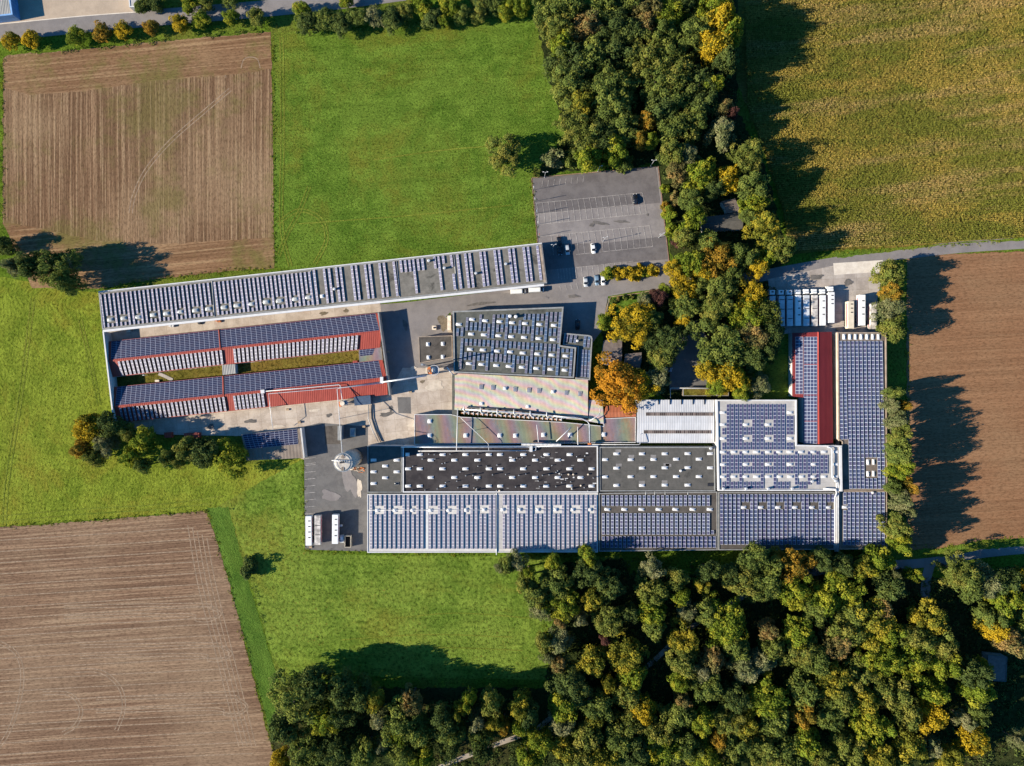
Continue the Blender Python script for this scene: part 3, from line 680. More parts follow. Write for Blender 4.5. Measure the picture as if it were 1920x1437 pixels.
lights(A, zA, [z7(710, 588), z7(1555, 334), z7(1695, 400), z8(540, 447), z8(808, 364)], V_B, 'roof_vent')
for k in range(14):      # windows and gates along the yard front
    x = 230 + k * 56; y = 618 - (x - 192.5) * 87 / 833
    c = W(x, y + 1, zA); bm = bmesh.new()
    box(bm, (c.x, c.y - 0.06, 0.05 if k % 3 == 0 else 1.4), (3.2 if k % 3 == 0 else 2.4, 0.12, 3.4 if k % 3 == 0 else 1.3), R(6)); obj('gate' if k % 3 == 0 else 'window', bm, ORRIB if k % 3 == 0 else GLASS, A)

# ------------------------------------------------------------------ red sheds and their west wall
zwl = 6.0
P = [W(186, 560, zwl), W(212.5, 790, zwl)]
bm = bmesh.new(); a = W(193.5, 622, zwl); b = W(213, 791, zwl); d = b - a
box(bm, ((a.x + b.x) / 2, (a.y + b.y) / 2, 0), (d.length, 0.35, zwl - .1), math.atan2(d.y, d.x), 0)
box(bm, ((a.x + b.x) / 2, (a.y + b.y) / 2, zwl - .1), (d.length + .1, 0.55, 0.14), math.atan2(d.y, d.x), 1)
tag(obj('end_wall', bm, [WALLW, TRIMW]), 'tall white-capped wall closing the left end of the red sheds', 'wall')
ze, zr = 3.2, 5.0
SB = []
def shed(lbl, e1a, e1b, r1, r2, e2a, e2b):
    return gable('shed', lbl, 'shed', ((e1a, e1b), (r1, r2), (e2a, e2b)), None, ze, zr, WALLB, RED)
B1 = shed('upper of the two parallel red-roofed sheds, covered in solar panels', (203, 640.5), (707.5, 587), (202, 677.5), (716, 621.5), (211, 707.5), (712.5, 652))
B2 = shed('lower of the two parallel red-roofed sheds, with white pipes along its slope', (214, 726), (717, 675), (210, 764), (725, 709.5), (217, 793.5), (727, 740.5))
def lerp(a, b, t): return tuple(x + (y - x) * t for x, y in zip(a, b))
def slope_pt(e_a, e_b, r_a, r_b, u, v):   # u along, v from eave(0) to ridge(1): px + z
    e = lerp(e_a, e_b, u); r_ = lerp(r_a, r_b, u); q = lerp(e, r_, v); return (*q, ze + (zr - ze) * v)
for sh_, ea, eb, ra, rb, sa, sb, uN, uS in ((B1, (203, 640.5), (707.5, 587), (202, 677.5), (716, 621.5), (211, 707.5), (712.5, 652), ((0.012, .408, 22, 10), (.416, .992, 31, 10)), ((.04, .412), (.462, .91))),
                              (B2, (214, 726), (717, 675), (210, 764), (725, 709.5), (217, 793.5), (727, 740.5), ((0.012, .402, 22, 10), (.412, .985, 31, 10)), ((.03, .405), (.445, .547)))):
    for u0, u1, nx, ny in uN:
        panel_grid(sh_, [slope_pt(ea, eb, ra, rb, u0, .02), slope_pt(ea, eb, ra, rb, u1, .02), slope_pt(ea, eb, ra, rb, u1, .93), slope_pt(ea, eb, ra, rb, u0, .93)], nx, ny, P_B)
    strip(sh_, (ra, rb), zr, zr, 0.8, RED, 'ridge_cap', 0.15)
    L = math.hypot(sb[0] - sa[0], sb[1] - sa[1])
    for u0, u1 in uS:
        k = round((u1 - u0) * L / 7.85)
        for i in range(k + 1):
            u = u0 + (u1 - u0) * i / k
            p0 = slope_pt(sa, sb, ra, rb, u, .9); p1 = slope_pt(sa, sb, ra, rb, u, .04)
            panel_row(sh_, p0[2], p0[:2], p1[:2], P_W, 1.05, 15, 4, z1=p1[2], lift=0.3)
    for e0, e1, r0, r1 in ((ea, eb, ra, rb), (sa, sb, ra, rb)):
        p0 = slope_pt(e0, e1, r0, r1, .412 if sh_ is B1 else .407, 0); p1 = slope_pt(e0, e1, r0, r1, .412 if sh_ is B1 else .407, 1)
        strip(sh_, (p0[:2], p1[:2]), p0[2], p1[2], 0.7, RED, 'fire_wall_cap', 0.35)
bm = bmesh.new(); a = W(706.5, 586.5, 5.6); b = W(728, 741.5, 5.6); d = b - a
box(bm, ((a.x + b.x) / 2 + .6, (a.y + b.y) / 2, 0), (d.length, 0.35, 5.5), math.atan2(d.y, d.x), 0)
box(bm, ((a.x + b.x) / 2 + .6, (a.y + b.y) / 2, 5.5), (d.length + .1, 0.5, 0.12), math.atan2(d.y, d.x), 1)
ew = tag(obj('end_wall', bm, [WALLB, TRIMG]), 'straight beige end wall closing the right end of the red sheds', 'wall')
lk, _, _ = hall('link_corridor', 'small grey ribbed link roof joining the two red sheds mid-way', 'corridor', [(416.5, 684.5), (441, 683), (442, 700.5), (417, 703.5)], 2.9, WALLW, GRRIB, 0, 0)
lk, _, _ = hall('link_building', 'low link between the sheds with a colour-banded roof and a small solar patch', 'link building', [(672, 650), (714, 645.5), (717.5, 678), (674, 683)], 2.9, WALLB, MOIRE_S, 0, 0)
panel_grid(lk, [(673.5, 651.5, 2.9), (705, 648, 2.9), (698, 666, 2.9), (675.5, 668.5, 2.9)], 4, 5, P_B)
bm = bmesh.new(); box(bm, W(668.5, 680, 0), (2.0, 1.4, 3.0)); obj('porch', bm, RED, lk)
# small solar shed
Cs = gable('shed', 'small shed by the shrubs with solar panels on its upper slope', 'shed', (((452, 815), (564, 803.5)), ((459, 843), (566, 833.5)), ((462, 864), (569, 859))), None, 3.0, 4.3, WALLW, BRRIB)
panel_grid(Cs, [(455, 815.5, 3.05), (557, 805, 3.05), (559, 833, 4.25), (463, 842, 4.25)], 12, 7, P_B)
bm = bmesh.new(); a = W(564, 803, 4.4); b = W(570, 859, 4.4); d = b - a
box(bm, ((a.x + b.x) / 2, (a.y + b.y) / 2, 0), (d.length, 0.6, 4.5), math.atan2(d.y, d.x)); obj('end_wall', bm, WALLW, Cs)

# ------------------------------------------------------------------ grey office hall (stepped outline)
zD = 7.0
Dm, _, _ = hall('office_hall', 'stepped grey flat-roofed hall with many bluish solar rows, below the long hall', 'hall',
    [(849, 584), (1056.5, 576), (1050, 648), (1080, 652), (1076, 709), (851, 699)], zD, WALLB, ROOF_GR2, 0.55, 0.45, TRIMG)
Da, _, _ = hall('office_annex', 'lower grey annex with rounded corner hugging the stepped hall', 'annex',
    [(1058.6, 625), (1104, 629), (1109, 631), (1110.5, 636), (1106, 713), (1079.4, 710.5), (1083.2, 651.2), (1055.2, 647)], 5.8, WALLB, ROOF_GR2, 0.5, 0.4, TRIMG)
s1 = [(385, 903), (503, 858), (620, 870), (750, 878), (862, 888), (978, 895), (1108, 903), (1238, 912)]
s2 = [(495, 990), (610, 997), (740, 1005), (855, 1013), (970, 1020), (1100, 1030), (1228, 1040)]
s3 = [(485, 1127), (600, 1133), (728, 1143), (845, 1150), (958, 1160), (1090, 1168), (1218, 1178), (1343, 1187)]
s4 = [(475, 1255), (588, 1262), (720, 1272), (833, 1280), (950, 1288), (1080, 1298), (1208, 1306), (1335, 1314)]
lights(Dm, zD, [z8(*p) for p in s1 + s2 + s3 + s4], RL, rz=R(-4))
ob = [(x - 42, x + 42, y - 32, y + 28) for x, y in s1 + s2 + s3 + s4] + [(820, 950, 780, 870)]
for i in range(24):
    x = 378 + i * 39.4
    yt = (935 if x < 400 else 838 if x < 520 else 812 if x < 940 else 806 if x < 1150 else 790) + 4
    yb = 1008 + (x - 380) * 0.066
    for a_, b_ in cut(yt, yb, x, ob, 0, 30): panel_row(Dm, zD, z8(x + (yb - a_) * .07 - 7, a_), z8(x + (yb - b_) * .07 - 7, b_), P_D, 1.05, 18)
for i in range(26):
    x = 405 + i * 39.4
    yt = (1030 + (x - 405) * 0.062) if x < 1285 else 1122
    yb = 1302 + (x - 405) * 0.068
    for a_, b_ in cut(yt, yb, x, ob, 0, 30): panel_row(Dm, zD, z8(x + (yb - a_) * .07 - 9, a_), z8(x + (yb - b_) * .07 - 9, b_), P_D, 1.05, 18)
for x, a_, b_ in ((1352, 985, 1062), (1392, 990, 1066), (1430, 996, 1070), (1515, 1005, 1108), (1550, 1008, 1110), (1490, 1130, 1375), (1520, 1132, 1378), (1548, 1135, 1380)):
    panel_row(Da, 5.8, z8(x + 6, a_), z8(x - 6, b_), P_D, 1.05, 18)
lights(Dm, zD, [z8(845, 832), z8(897, 836)], vent_mesh(0.6, 1.6, TRIMW), 'roof_vent'); lights(Da, 5.8, [z8(1448, 1052)], V_W, 'roof_vent')
E, _, _ = hall('entrance_block', 'small brown flat-roofed block with four rooflights, left of the stepped hall', 'block',
    [(785, 631.5), (848, 629.5), (848.5, 670), (786.5, 681.5)], 4.5, WALLB, ROOF_BR, 0.25, 0.15, TRIMB)
lights(E, 4.5, [z8(107, 1082), z8(240, 1078), z8(112, 1200), z8(240, 1195)], RL_V, rz=R(90))
bm = bmesh.new(); p = [W(837, 600, 0), W(848.3, 588, 0), W(848.3, 628, 0), W(839, 625, 0)]     # sloping chute wall beside the hall
box(bm, W(843.5, 607, 0), (1.8, 7.5, 4.0), 0, 0, .8); tag(obj('porch', bm, CREAM), 'pale porch stuck to the left wall of the stepped hall', 'porch')

# ------------------------------------------------------------------ colour-banded corrugated halls
Fn = gable('workshop', 'workshop with pale pastel-banded corrugated roof, right under the stepped hall', 'workshop', ((y7(442, 192), y7(1640, 252)), (y7(446, 378), y7(1640, 440)), (y7(440, 520), y7(1640, 618))), None, 5.0, 5.9, WALLG, MOIRE_N)
hall('workshop_bay', 'pale corrugated bay at the right end of the pastel workshop', 'workshop', [y7(1646, 432), y7(1772, 432), y7(1782, 648), y7(1646, 625)], 5.0, WALLG, MOIRE_N, 0, 0)
lights(Fn, 5.55, [y7(*p) for p in ((680, 315), (785, 322), (985, 337), (1110, 345), (1200, 350), (1445, 368), (1567, 378))], rl_mesh(1.5, 1.9, 0.10, SKYL, MOIRE_N), 'skylight', R(-3))
lights(Fn, 5.6, [y7(895, 328), y7(1325, 358)], RL_V); lights(Fn, 5.4, [y7(685, 463), y7(1100, 490)], RL_V)
bm = bmesh.new(); box(bm, W(*y7(455, 380), 0), (2.6, 17.5, 4.6)); obj('wall_shadow_strip', bm, ROOF_GR2, Fn)  # dark strip at the left edge: wall and its shadow as one block
Fs, _, _ = hall('workshop', 'long workshop with purple and green banded roof above the dark hall', 'workshop',
    [y7(82, 562), y7(410, 562), y7(500, 585), y7(1420, 632), y7(1782, 668), y8(494, 560), y8(808, 545), y8(805, 800), y7(82, 832)], 4.4, WALLW, MOIRE_S, 0.2, 0.12, TRIMW)
gable('lean_to', 'orange sheet roof between the big autumn tree and the banded workshop', 'shed', ((y8(512, 430), y8(808, 420)), (y8(494, 505), y8(810, 480)), (y8(494, 552), y8(808, 540))), None, 4.3, 5.2, WALLB, ORRIB)
lights(Fs, 4.4, [y7(*p) for p in ((220, 622), (220, 752), (543, 750), (848, 750), (988, 752), (1240, 745), (1480, 745), (1782, 742))], rl_mesh(1.7, 1.7, 0.45, DOME, TRIMW))
# white ribbed hall
zg = 5.2
G = gable('storage_hall', 'white ribbed hall with two dark rooflight strips, beside the solar-covered white hall', 'hall', ((y8(818, 372), y8(1592, 372)), (y8(822, 603), y8(1592, 603)), (y8(818, 802), y8(1592, 802))), None, zg, zg + .9, WALLW, WHRIB)
RLB = panelmat('strip_glazing', (0.055, 0.040, 0.036), (0.55, 0.52, 0.48), 0.04, 0.9, (0.17, 0.13, 0.115))
for x0, x1, y, zq in ((910, 1578, 515, zg + .62), (890, 1560, 692, zg + .56)):
    panel_grid(G, [(*y8(x0, y - 17), zq), (*y8(x1, y - 17), zq), (*y8(x1, y + 17), zq), (*y8(x0, y + 17), zq)], 34, 1, RLB, 0.16).name = 'rooflight_strip'
for k in range(5):
    bm = bmesh.new(); a = W(*y8(1035 + 114 * k, 374), zg + .1); box(bm, (a.x, a.y - .9, zg + .1), (0.25, 2.0, 0.35)); obj('roof_bracket', bm, DARK, G)

# ------------------------------------------------------------------ dark-roofed halls
zH = 6.5
H0, _, _ = hall('flat_hall', 'small grey flat roof at the left end of the black hall, by the silo', 'hall', [y6(1195, 842), y6(1500, 845), y6(1502, 1262), y6(1195, 1262)], zH - .6, WALLW, ROOF_GR3, 0.3, 0.3, TRIMG)
lights(H0, zH - .6, [y6(*p) for p in ((1248, 972), (1455, 972), (1352, 1025), (1248, 1077), (1455, 1077), (1352, 1130), (1248, 1182))], RL); lights(H0, zH - .6, [y6(1455, 1182)], RL_S)
H1, _, _ = hall('flat_hall', 'hall with black felt roof crowded with white rooflights and little vents', 'hall', [y6(1510, 845), y7(1728, 845), y7(1730, 1262), y6(1510, 1262)], zH, WALLW, ROOF_DK, 0.45, 0.4, TRIMW)
hs = [(25, 1050), (25, 1205)]
hs += [(x, 922) for x in (130, 335, 540, 750, 850, 1060, 1267, 1475)] + [(x, 972) for x in (228, 440, 647, 960, 1165, 1368, 1573)]
hs += [(x, 1050) for x in (130, 333, 540, 750, 852, 1058, 1267, 1473, 1672)] + [(x, 1128) for x in (228, 440, 647, 960, 1165, 1368, 1573)] + [(x, 1205) for x in (130, 335, 540, 750, 852, 1060, 1265, 1473, 1672)]
lights(H1, zH, [y7(*p) for p in hs], RL); lights(H1, zH, [y7(20, 922)], RL_V)
rv = random.Random(5)
lights(H1, zH, [y7(*p) for p in ((545, 1108), (610, 1105), (785, 1100), (1020, 1105), (1230, 1105), (1400, 1098), (1685, 1128), (640, 1240), (990, 1208), (1205, 1205), (1350, 1205), (1495, 1228), (475, 1215), (65, 1240), (290, 1225), (215, 915), (265, 920), (405, 915), (655, 915), (1290, 1100))], V_L, 'vent_pipe')
lights(H1, zH, [y7(*p) for p in ((1465, 1100), (1508, 1100), (1640, 1100), (1575, 1200), (1495, 1228), (845, 1245), (640, 1240))], V_O, 'roof_vent')
lights(H1, zH, [y7(rv.uniform(60, 1700), rv.choice((945, 1010, 1085, 1165, 1235)) + rv.uniform(-18, 18)) for _ in range(34)], V_S, 'vent_pipe')
PATCH = roofmat('repair_felt', (0.16, 0.15, 0.145), (0.24, 0.225, 0.215), 0.2)
for k in range(26):
    bm = bmesh.new(); p = W(*y7(rv.uniform(880, 1700), rv.uniform(900, 1230)), zH)
    box(bm, (p.x, p.y, zH + .004), (rv.uniform(.3, 1.6), rv.uniform(.25, .55), 0.02), rv.uniform(-.1, .1)); obj('felt_patch', bm, PATCH if k % 3 else TRIMW, H1)
H2, _, _ = hall('flat_hall', 'hall with mid-grey felt roof and five columns of paired white rooflights', 'hall', [y8(446, 842), y8(1597, 842), y8(1600, 1282), y8(446, 1284)], zH - .3, WALLW, ROOF_GR3, 0.4, 0.3, TRIMG)
hs = [(615, 910), (870, 910), (1097, 910), (1325, 908), (1550, 908), (503, 968), (757, 968), (985, 966), (1210, 964), (1437, 963), (615, 1053), (870, 1052), (1097, 1050), (1325, 1048), (1550, 1050), (503, 1140), (757, 1138), (985, 1137), (1210, 1137), (1437, 1137), (615, 1225), (870, 1225), (1097, 1222), (1325, 1222)]
lights(H2, zH - .3, [y8(*p) for p in hs], RL)
for x, y in ((635, 882), (985, 935), (765, 935), (640, 1023), (1115, 1018), (870, 1195), (1097, 1190), (1135, 1025)):
    bm = bmesh.new(); p = W(*y8(x, y), zH - .3); box(bm, (p.x, p.y, p.z + .004), (2.4, 1.2, 0.02)); obj('felt_patch', bm, PATCH, H2)
lights(H2, zH - .3, [y8(1253, 1078)], V_W, 'roof_vent'); lights(H2, zH - .3, [y8(1550, 855)], V_B, 'roof_vent')
bm = bmesh.new(); p = W(*y8(1555, 1218), zH - .3); box(bm, (p.x, p.y, p.z), (2.6, 1.3, .25)); obj('roof_hatch', bm, DARK, H2)

# ------------------------------------------------------------------ white solar hall and its neighbours
zI = 6.0
I, _, _ = hall('solar_hall', 'hall with brilliant white roof under close silvery solar rows', 'hall', [w1(792, 250), w2(1388, 240), w2(1388, 828), w1(792, 832)], zI, WALLW, ROOF_WH, 0.3, 0.2, TRIMW)
ks = [w1(x, 410) for x in (890, 1065, 1240, 1420, 1600, 1775)] + [w2(x, 403) for x in (72, 252, 437, 607, 788, 965, 1135, 1310)]
ks = ks[:6] + ks[6:]
lights(I, zI, ks, RL_V)
ob = [(x - 6.5, x + 9.5, y - 8.0, y + 8) for x, y in ks]
xs = [w1(x, 0)[0] for x in (830, 875, 921, 968, 1015, 1060, 1107, 1153, 1198, 1245, 1292, 1337, 1415, 1460, 1507, 1555, 1600, 1647, 1692)] + [w2(x, 0)[0] for x in (35, 82, 128, 173, 220, 263, 312, 355, 450, 493, 540, 588, 630, 677, 723, 768, 815, 858, 903, 950, 995, 1040, 1088, 1133, 1180, 1223, 1270, 1317, 1362)]
for x in xs:
    for a_, b_ in cut(928.5, 1029.5, x, ob, 0, 4): panel_row(I, zI, (x, a_), (x, b_), P_W, 1.04, 15, plen=1.42, lift=0.3)
strip(I, (w2(380, 240), w2(378, 855)), zI, zI, 0.5, STEEL, 'drain_pipe', 0.5)
bm = bmesh.new(); a = W(*w1(800, 408), zI); b = W(*w2(1385, 403), zI); tube(bm, [a + Vector((0, 0, .45)), b + Vector((0, 0, .45))], 0.09, 6); obj('cable_duct', bm, TRIMW, I)
bm = bmesh.new(); a = W(*w1(1388, 255), zI); b = W(*w1(1388, 795), zI); box(bm, ((a.x + b.x) / 2, (a.y + b.y) / 2, zI + .03), (0.9, abs(a.y - b.y), 0.05)); obj('walkway', bm, TRIMW, I)
bm = bmesh.new(); a = W(*w2(420, 255), zI); b = W(*w2(420, 795), zI); box(bm, ((a.x + b.x) / 2, (a.y + b.y) / 2, zI + .03), (1.5, abs(a.y - b.y), 0.05)); obj('walkway', bm, ROOF_LT, I)
J, _, _ = hall('solar_hall', 'grey roof with three solar bands divided by a line of white rooflights', 'hall', [w2(1400, 240), w3(770, 385), w3(772, 965), w2(1400, 820)], zI - .2, WALLW, ROOF_BR, 0.3, 0.25, TRIMG)
lights(J, zI - .2, [(x, 955.3) for x in (1138.6, 1170.5, 1202.5, 1234.8, 1266.2, 1298.3, 1330.6)], RL, rz=R(-6))
for i in range(24):
    x = 1130.9 + i * 8.55
    panel_row(J, zI - .2, (x, 929), (x, 948.8), P_N, 1.15, 22, 3); panel_row(J, zI - .2, (x, 962.7), (x, 1002.5), P_N, 1.15, 22, 6)
for i in range(27): panel_row(J, zI - .2, (1130.9 + i * 8.0, 1006), (1130.9 + i * 8.0, 1027), P_K, 1.15, 22, 3)
panel_row(J, zI - .2, (1335.5, 994.5), (1335.5, 1001.5), P_N, 1.15, 22, 1)
for x in (57, 147, 250, 477): strip(J, (w3(x, 385), w3(x, 414)), zI - .2, zI - .2, 0.25, STEEL, 'drain_pipe', .3)
zK = 7.3
K, _, _ = hall('solar_hall', 'L-shaped white-roofed hall dotted with rooflights between indigo solar rows', 'hall', [x4(206, 527), x4(925, 527), x4(926, 932), x4(1330, 938), x4(1328, 1343), x4(222, 1343)], zK, WALLW, ROOF_LT, 0.5, 0.5, TRIMW)
ks = [(263, 640), (263, 748), (263, 873), (263, 995), (263, 1107), (263, 1217), (467, 748), (665, 748), (467, 873), (665, 873), (865, 640), (865, 873)]
ks += [(x, 994) for x in (360, 465, 563, 668, 765, 865, 965, 1070, 1170, 1280)] + [(x, 1105) for x in (467, 668, 865, 1075, 1280)] + [(x, 1216) for x in (360, 465, 565, 668, 770, 868, 970, 1072, 1170, 1280)]
lights(K, zK, [x4(*p) for p in ks], RL)
lights(K, zK, [x4(*p) for p in ((265, 1322), (467, 1322), (665, 1322), (880, 1320), (1060, 1258), (1270, 1255))], V_B, 'roof_vent')
ob = [(435, 520, 705, 772), (435, 520, 843, 908), (632, 712, 705, 772), (632, 712, 843, 908)]
for i in range(14):
    x = 310 + i * 38.2
    for a_, b_ in cut(566, 975, x, ob, 0, 20): panel_row(K, zK, x4(x, a_), x4(x, b_), P_K, 1.15, 15)
for x, a_, b_ in ((270, 780, 840), (270, 910, 975), (848, 670, 840), (848, 910, 975), (884, 670, 840), (884, 910, 975)): panel_row(K, zK, x4(x, a_), x4(x, b_), P_K, 1.15, 15)
ob = [(x - 45, x + 45, 1088, 1125) for x in (467, 668, 865, 1075)]
for i in range(25):
    x = 270 + i * 38.4
    lng = any(abs(x - q) < 18 for q in (310, 424, 613, 730, 920, 1035, 1112))
    ob2 = ob + ([(200, 300, 1088, 1125)] if x < 300 else [])
    yb = 1190
    if lng: yb = 1325 if x < 800 else 1290
    for a_, b_ in cut(988 if lng else 1022, yb, x, ob2 if not lng else [], 0, 20): panel_row(K, zK, x4(x, a_), x4(x, b_), P_K, 1.15, 15)
    if not lng and (x < 400 or 440 < x < 600 or 745 < x < 860 or 940 < x < 1010): panel_row(K, zK, x4(x, 1262), x4(x, 1326), P_K, 1.15, 15)
Lh, _, _ = hall('solar_hall', 'brown-grey roof of unbroken solar rows with six white rooflights, beside the wood', 'hall', [w3(783, 390), w4(448, 550), w4(448, 1120), w3(783, 965)], zI, WALLW, ROOF_BR, 0.3, 0.3, TRIMG)
ks = [(1393.6, 951.5), (1425.6, 951.5), (1457.9, 951.5), (1489.5, 951.5), (1521.4, 951.5), (1551.8, 951.5)]
lights(Lh, zI, ks, RL)
ob = [(x - 5.5, x + 10, 941.5, 955.5) for x, y in ks]
for i in range(27):
    x = 1352.6 + i * 8.02
    for a_, b_ in cut(927, 1021, x, ob, 0, 3): panel_row(Lh, zI, (x, a_), (x, b_), P_N if i % 5 else P_K, 1.15, 22)
M_, _, _ = hall('solar_hall', 'corner roof with solar rows and one rooflight, between ducts and hedge', 'hall', [w4(500, 540), w4(970, 537), w4(972, 1115), w4(500, 1118)], zI - .1, WALLB, ROOF_EN, 0.3, 0.3, TRIMB)
lights(M_, zI - .1, [(1583.6, 951)], RL); lights(M_, zI - .1, [w4(822, 552)], V_W, 'roof_vent')
for i in range(10):
    x = 1583.4 + i * 7.98
    for a_, b_ in cut(923, 1022, x, [(1576, 1590, 946, 957)], 0, 3): panel_row(M_, zI - .1, (x, a_), (x, b_), P_N, 1.15, 22)
Nh, _, _ = hall('solar_hall', 'tall strip of solar rows on the hall nearest the ploughed field', 'hall', [x3(1020, 1040), x3(1565, 1040), w4(972, 528), w4(500, 532), x4(1334, 905), x4(1302, 880)], 6.3, WALLB, ROOF_EN, 0.4, 0.35, TRIMB)
lights(Nh, 6.3, [x4(1567, 1087), x4(1617, 1085), x4(1567, 1192), x4(1617, 1190)] + [x3(x, 1090) for x in (1092, 1158, 1220, 1284, 1350, 1414, 1478)], RL, rz=R(90))
for i in range(11):
    x0 = 1575.4 + i * 7.55; x1 = 1579.4 + i * 7.66
    yb = 824 if i < 2 else 916.5
    k = (yb - 640) / 276.5
    for a_, b_ in cut(640, yb, x1, [(1618, 1644, 858, 897)], 0, 3):
        panel_row(Nh, 6.3, (x0 + (x1 - x0) * (a_ - 640) / 276.5, a_), (x0 + (x1 - x0) * (b_ - 640) / 276.5, b_), P_N, 1.15, 22)
# red hall between K and N
O = gable('red_hall', 'hall with dark red roof, solar panels on its left slope only', 'hall', (((1506.5, 624), (1506, 832)), ((1534.5, 623), (1535.5, 834)), ((1560, 622.5), (1562, 834))), None, 5.6, 6.8, WALLW, RED_E)
gable('red_hall', 'lower left wing of the red hall with solar panels, facing the lawn', 'hall', (((1485.5, 624.5), (1485.5, 745)), ((1506, 624.3), (1506, 745.5)), ((1506.4, 624.2), (1506.4, 745.6))), None, 4.4, 5.62, WALLW, RED_E)
def orz(px): return 5.6 + (px - 1506) / 29.3 * 1.2
panel_grid(O, [(1507, 632, orz(1507)), (1507, 832, orz(1507)), (1532, 832, orz(1532)), (1532, 632, orz(1532))], 30, 4, P_N)
wing = bpy.data.objects['red_hall.001']
panel_grid(wing, [(1491.5, 632, 4.76), (1491.5, 739, 4.76), (1505.3, 739, 5.58), (1505.3, 632, 5.58)], 17, 2, P_N)
strip(O, ((1534.5, 623), (1535.5, 834)), 6.8, 6.8, 0.7, ribbed('red_ridge', (0.5, .07, .05), (0.55, .09, .06), 0.9), 'ridge_cap')
for y in (683.5, 741, 790): strip(O, ((1508, y), (1533, y)), orz(1508) + .02, orz(1533) + .02, 0.35, RED, 'snow_guard', .12)
bm = bmesh.new(); box(bm, W(1566.5, 730, 0), (1.2, 44, 5.2)); obj('gutter', bm, BRRIB, O)
# wooden canopy by the white hall
hall('garden_shelter', 'low mossy shelter roof with thin white frame above the white ribbed hall', 'shelter', [(1281, 729), (1340, 729), (1340, 742.5), (1281, 742.5)], 2.8, BRRIB, G_COURT, 0.15, 0.1, TRIMG)
hall('garden_shelter', 'small square mossy shelter roof beside the longer one', 'shelter', [(1343.5, 729), (1366, 729), (1366, 742.5), (1343.5, 742.5)], 2.8, BRRIB, G_COURT, 0.15, 0.1, TRIMG)
bm = bmesh.new()
for a, b in (((1257, 728), (1367, 728)), ((1257, 728), (1257, 747))):
    tube(bm, [W(*a, 2.9), W(*b, 2.9)], .12, 6)
for p in ((1257, 728), (1257, 747)): tube(bm, [W(*p, 0), W(*p, 2.9)], .1, 6)
tag(obj('pergola', bm, TRIMW), 'thin white open frame standing left of the mossy shelters', 'frame')
# houses
HR = roofmat('brown_tile', (0.13, 0.105, 0.095), (0.19, 0.155, 0.135), 0.3, 0.5, 0.35)
def house(lbl, e1, rg, e2, ze_, zr_, m=HR):
    h = gable('house', lbl, 'house', (e1, rg, e2), None, ze_, zr_, WALLW, m)
    strip(h, rg, zr_, zr_, 0.4, m, 'ridge_cap'); return h
hs1 = house('brown-roofed house half under the golden tree, right of the office annex', (z8(1690, 1045), z8(1850, 1040)), (z8(1675, 1180), z8(1850, 1192)), (z8(1655, 1260), z8(1845, 1290)), 3.2, 4.6)
lights(hs1, 3.9, [z8(1770, 1160)], V_S, 'chimney'); bm = bmesh.new(); p = W(*z8(1750, 1200), 4.4); box(bm, (p.x, p.y, 3.6), (.7, .6, 1.7)); obj('chimney', bm, BRICK, RF[hs1.name])
house('smaller brown-roofed house in the shade right of the golden tree', ((1172, 664), (1203, 661)), ((1171, 676), (1203, 675)), ((1171, 690), (1200, 690)), 3.0, 4.4)
hs2 = house('grey-roofed house hidden among the trees above the yard', ((1313, 408), (1390, 399)), ((1315, 421), (1394, 414)), ((1318, 434), (1392, 430)), 3.5, 5.5, ROOF_GR3)
hs3 = house('small dark gable roof peeping out above the grey house in the trees', ((1352, 378), (1378, 372)), ((1358, 388), (1384, 384)), ((1362, 400), (1388, 398)), 3.2, 4.8)
bo, _, _ = hall('corner_building', 'corner of a blue and white building at the very top left', 'building', [(-60, -30), (15, -30), (24, 28), (-60, 38)], 5.0, plain('blue_cladding', (0.10, 0.22, 0.42), 0.5), GRRIB, 0.6, 0.2, plain('blue_trim', (0.20, 0.36, 0.60), 0.5))
hall('storage_shed', 'small white-edged roof beside the gravel yard at the top', 'building', [(240, -20), (262, -20), (262, 13), (243, 14)], 3.5, WALLW, ROOF_LT, .4, .2, TRIMW)
hall('barn', 'dark roofed barn in deep shade at the right of the wood', 'barn', [(1852, 1228), (1888, 1232), (1886, 1278), (1852, 1276)], 4.0, WALLG, HR, 0.2, .2, TRIMD)
# ------------------------------------------------------------------ pipes, ducts, filters, silo
def PX(f, pts): return [W(*f(x, y), z) for x, y, z in pts]
def pipe(label, pts, r, m=STEEL, posts=(), name='pipe', zb=0.0):
    bm = bmesh.new(); tube(bm, pts, r * .82, 8)
    c = pts[0]; t = thing(name, label, 'pipe', (c.x, c.y, 0)); obj('tube', bm, m, t)
    for i, (x, y, z0, z1) in enumerate(posts):
        bm = bmesh.new(); tube(bm, [(x, y, z0), (x, y, z1)], 0.09, 6); box(bm, (x, y, z1 - .15), (.5, .5, .12)); obj('support', bm, STEELD, t)
    return t
def pst(f, x, y, z0, z1): p = W(*f(x, y), z1); return (p.x, p.y, z0, z1)
pipe('white pipe with square end box running over the lower red roof', PX(y6, [(262, 356, 6.2), (600, 327, 6.2), (935, 295, 6.2), (948, 302, 6.2), (965, 425, 6.2), (968, 440, 3)]), .2, TRIMW, [pst(y6, 500, 336, 3.5, 6.2), pst(y6, 800, 308, 3.5, 6.2)])
bm = bmesh.new(); box(bm, W(*y6(258, 356), 5.4), (1.6, 1.5, 1.2), R(5)); tag(obj('pipe_box', bm, TRIMW), 'white box at the left end of the pipe on the red roof', 'box')
pipe('thin pale pipe from the solar shed up over the red roof to the white box', PX(y6, [(345, 700, 4), (335, 640, 6.4), (305, 378, 6.4), (620, 350, 6.4), (980, 318, 6.4), (1315, 272, 6.6)]), .15, STEEL, [pst(y6, 318, 500, 0, 6.4), pst(y6, 700, 343, 3.6, 6.4), pst(y6, 1100, 303, 3.6, 6.4)])
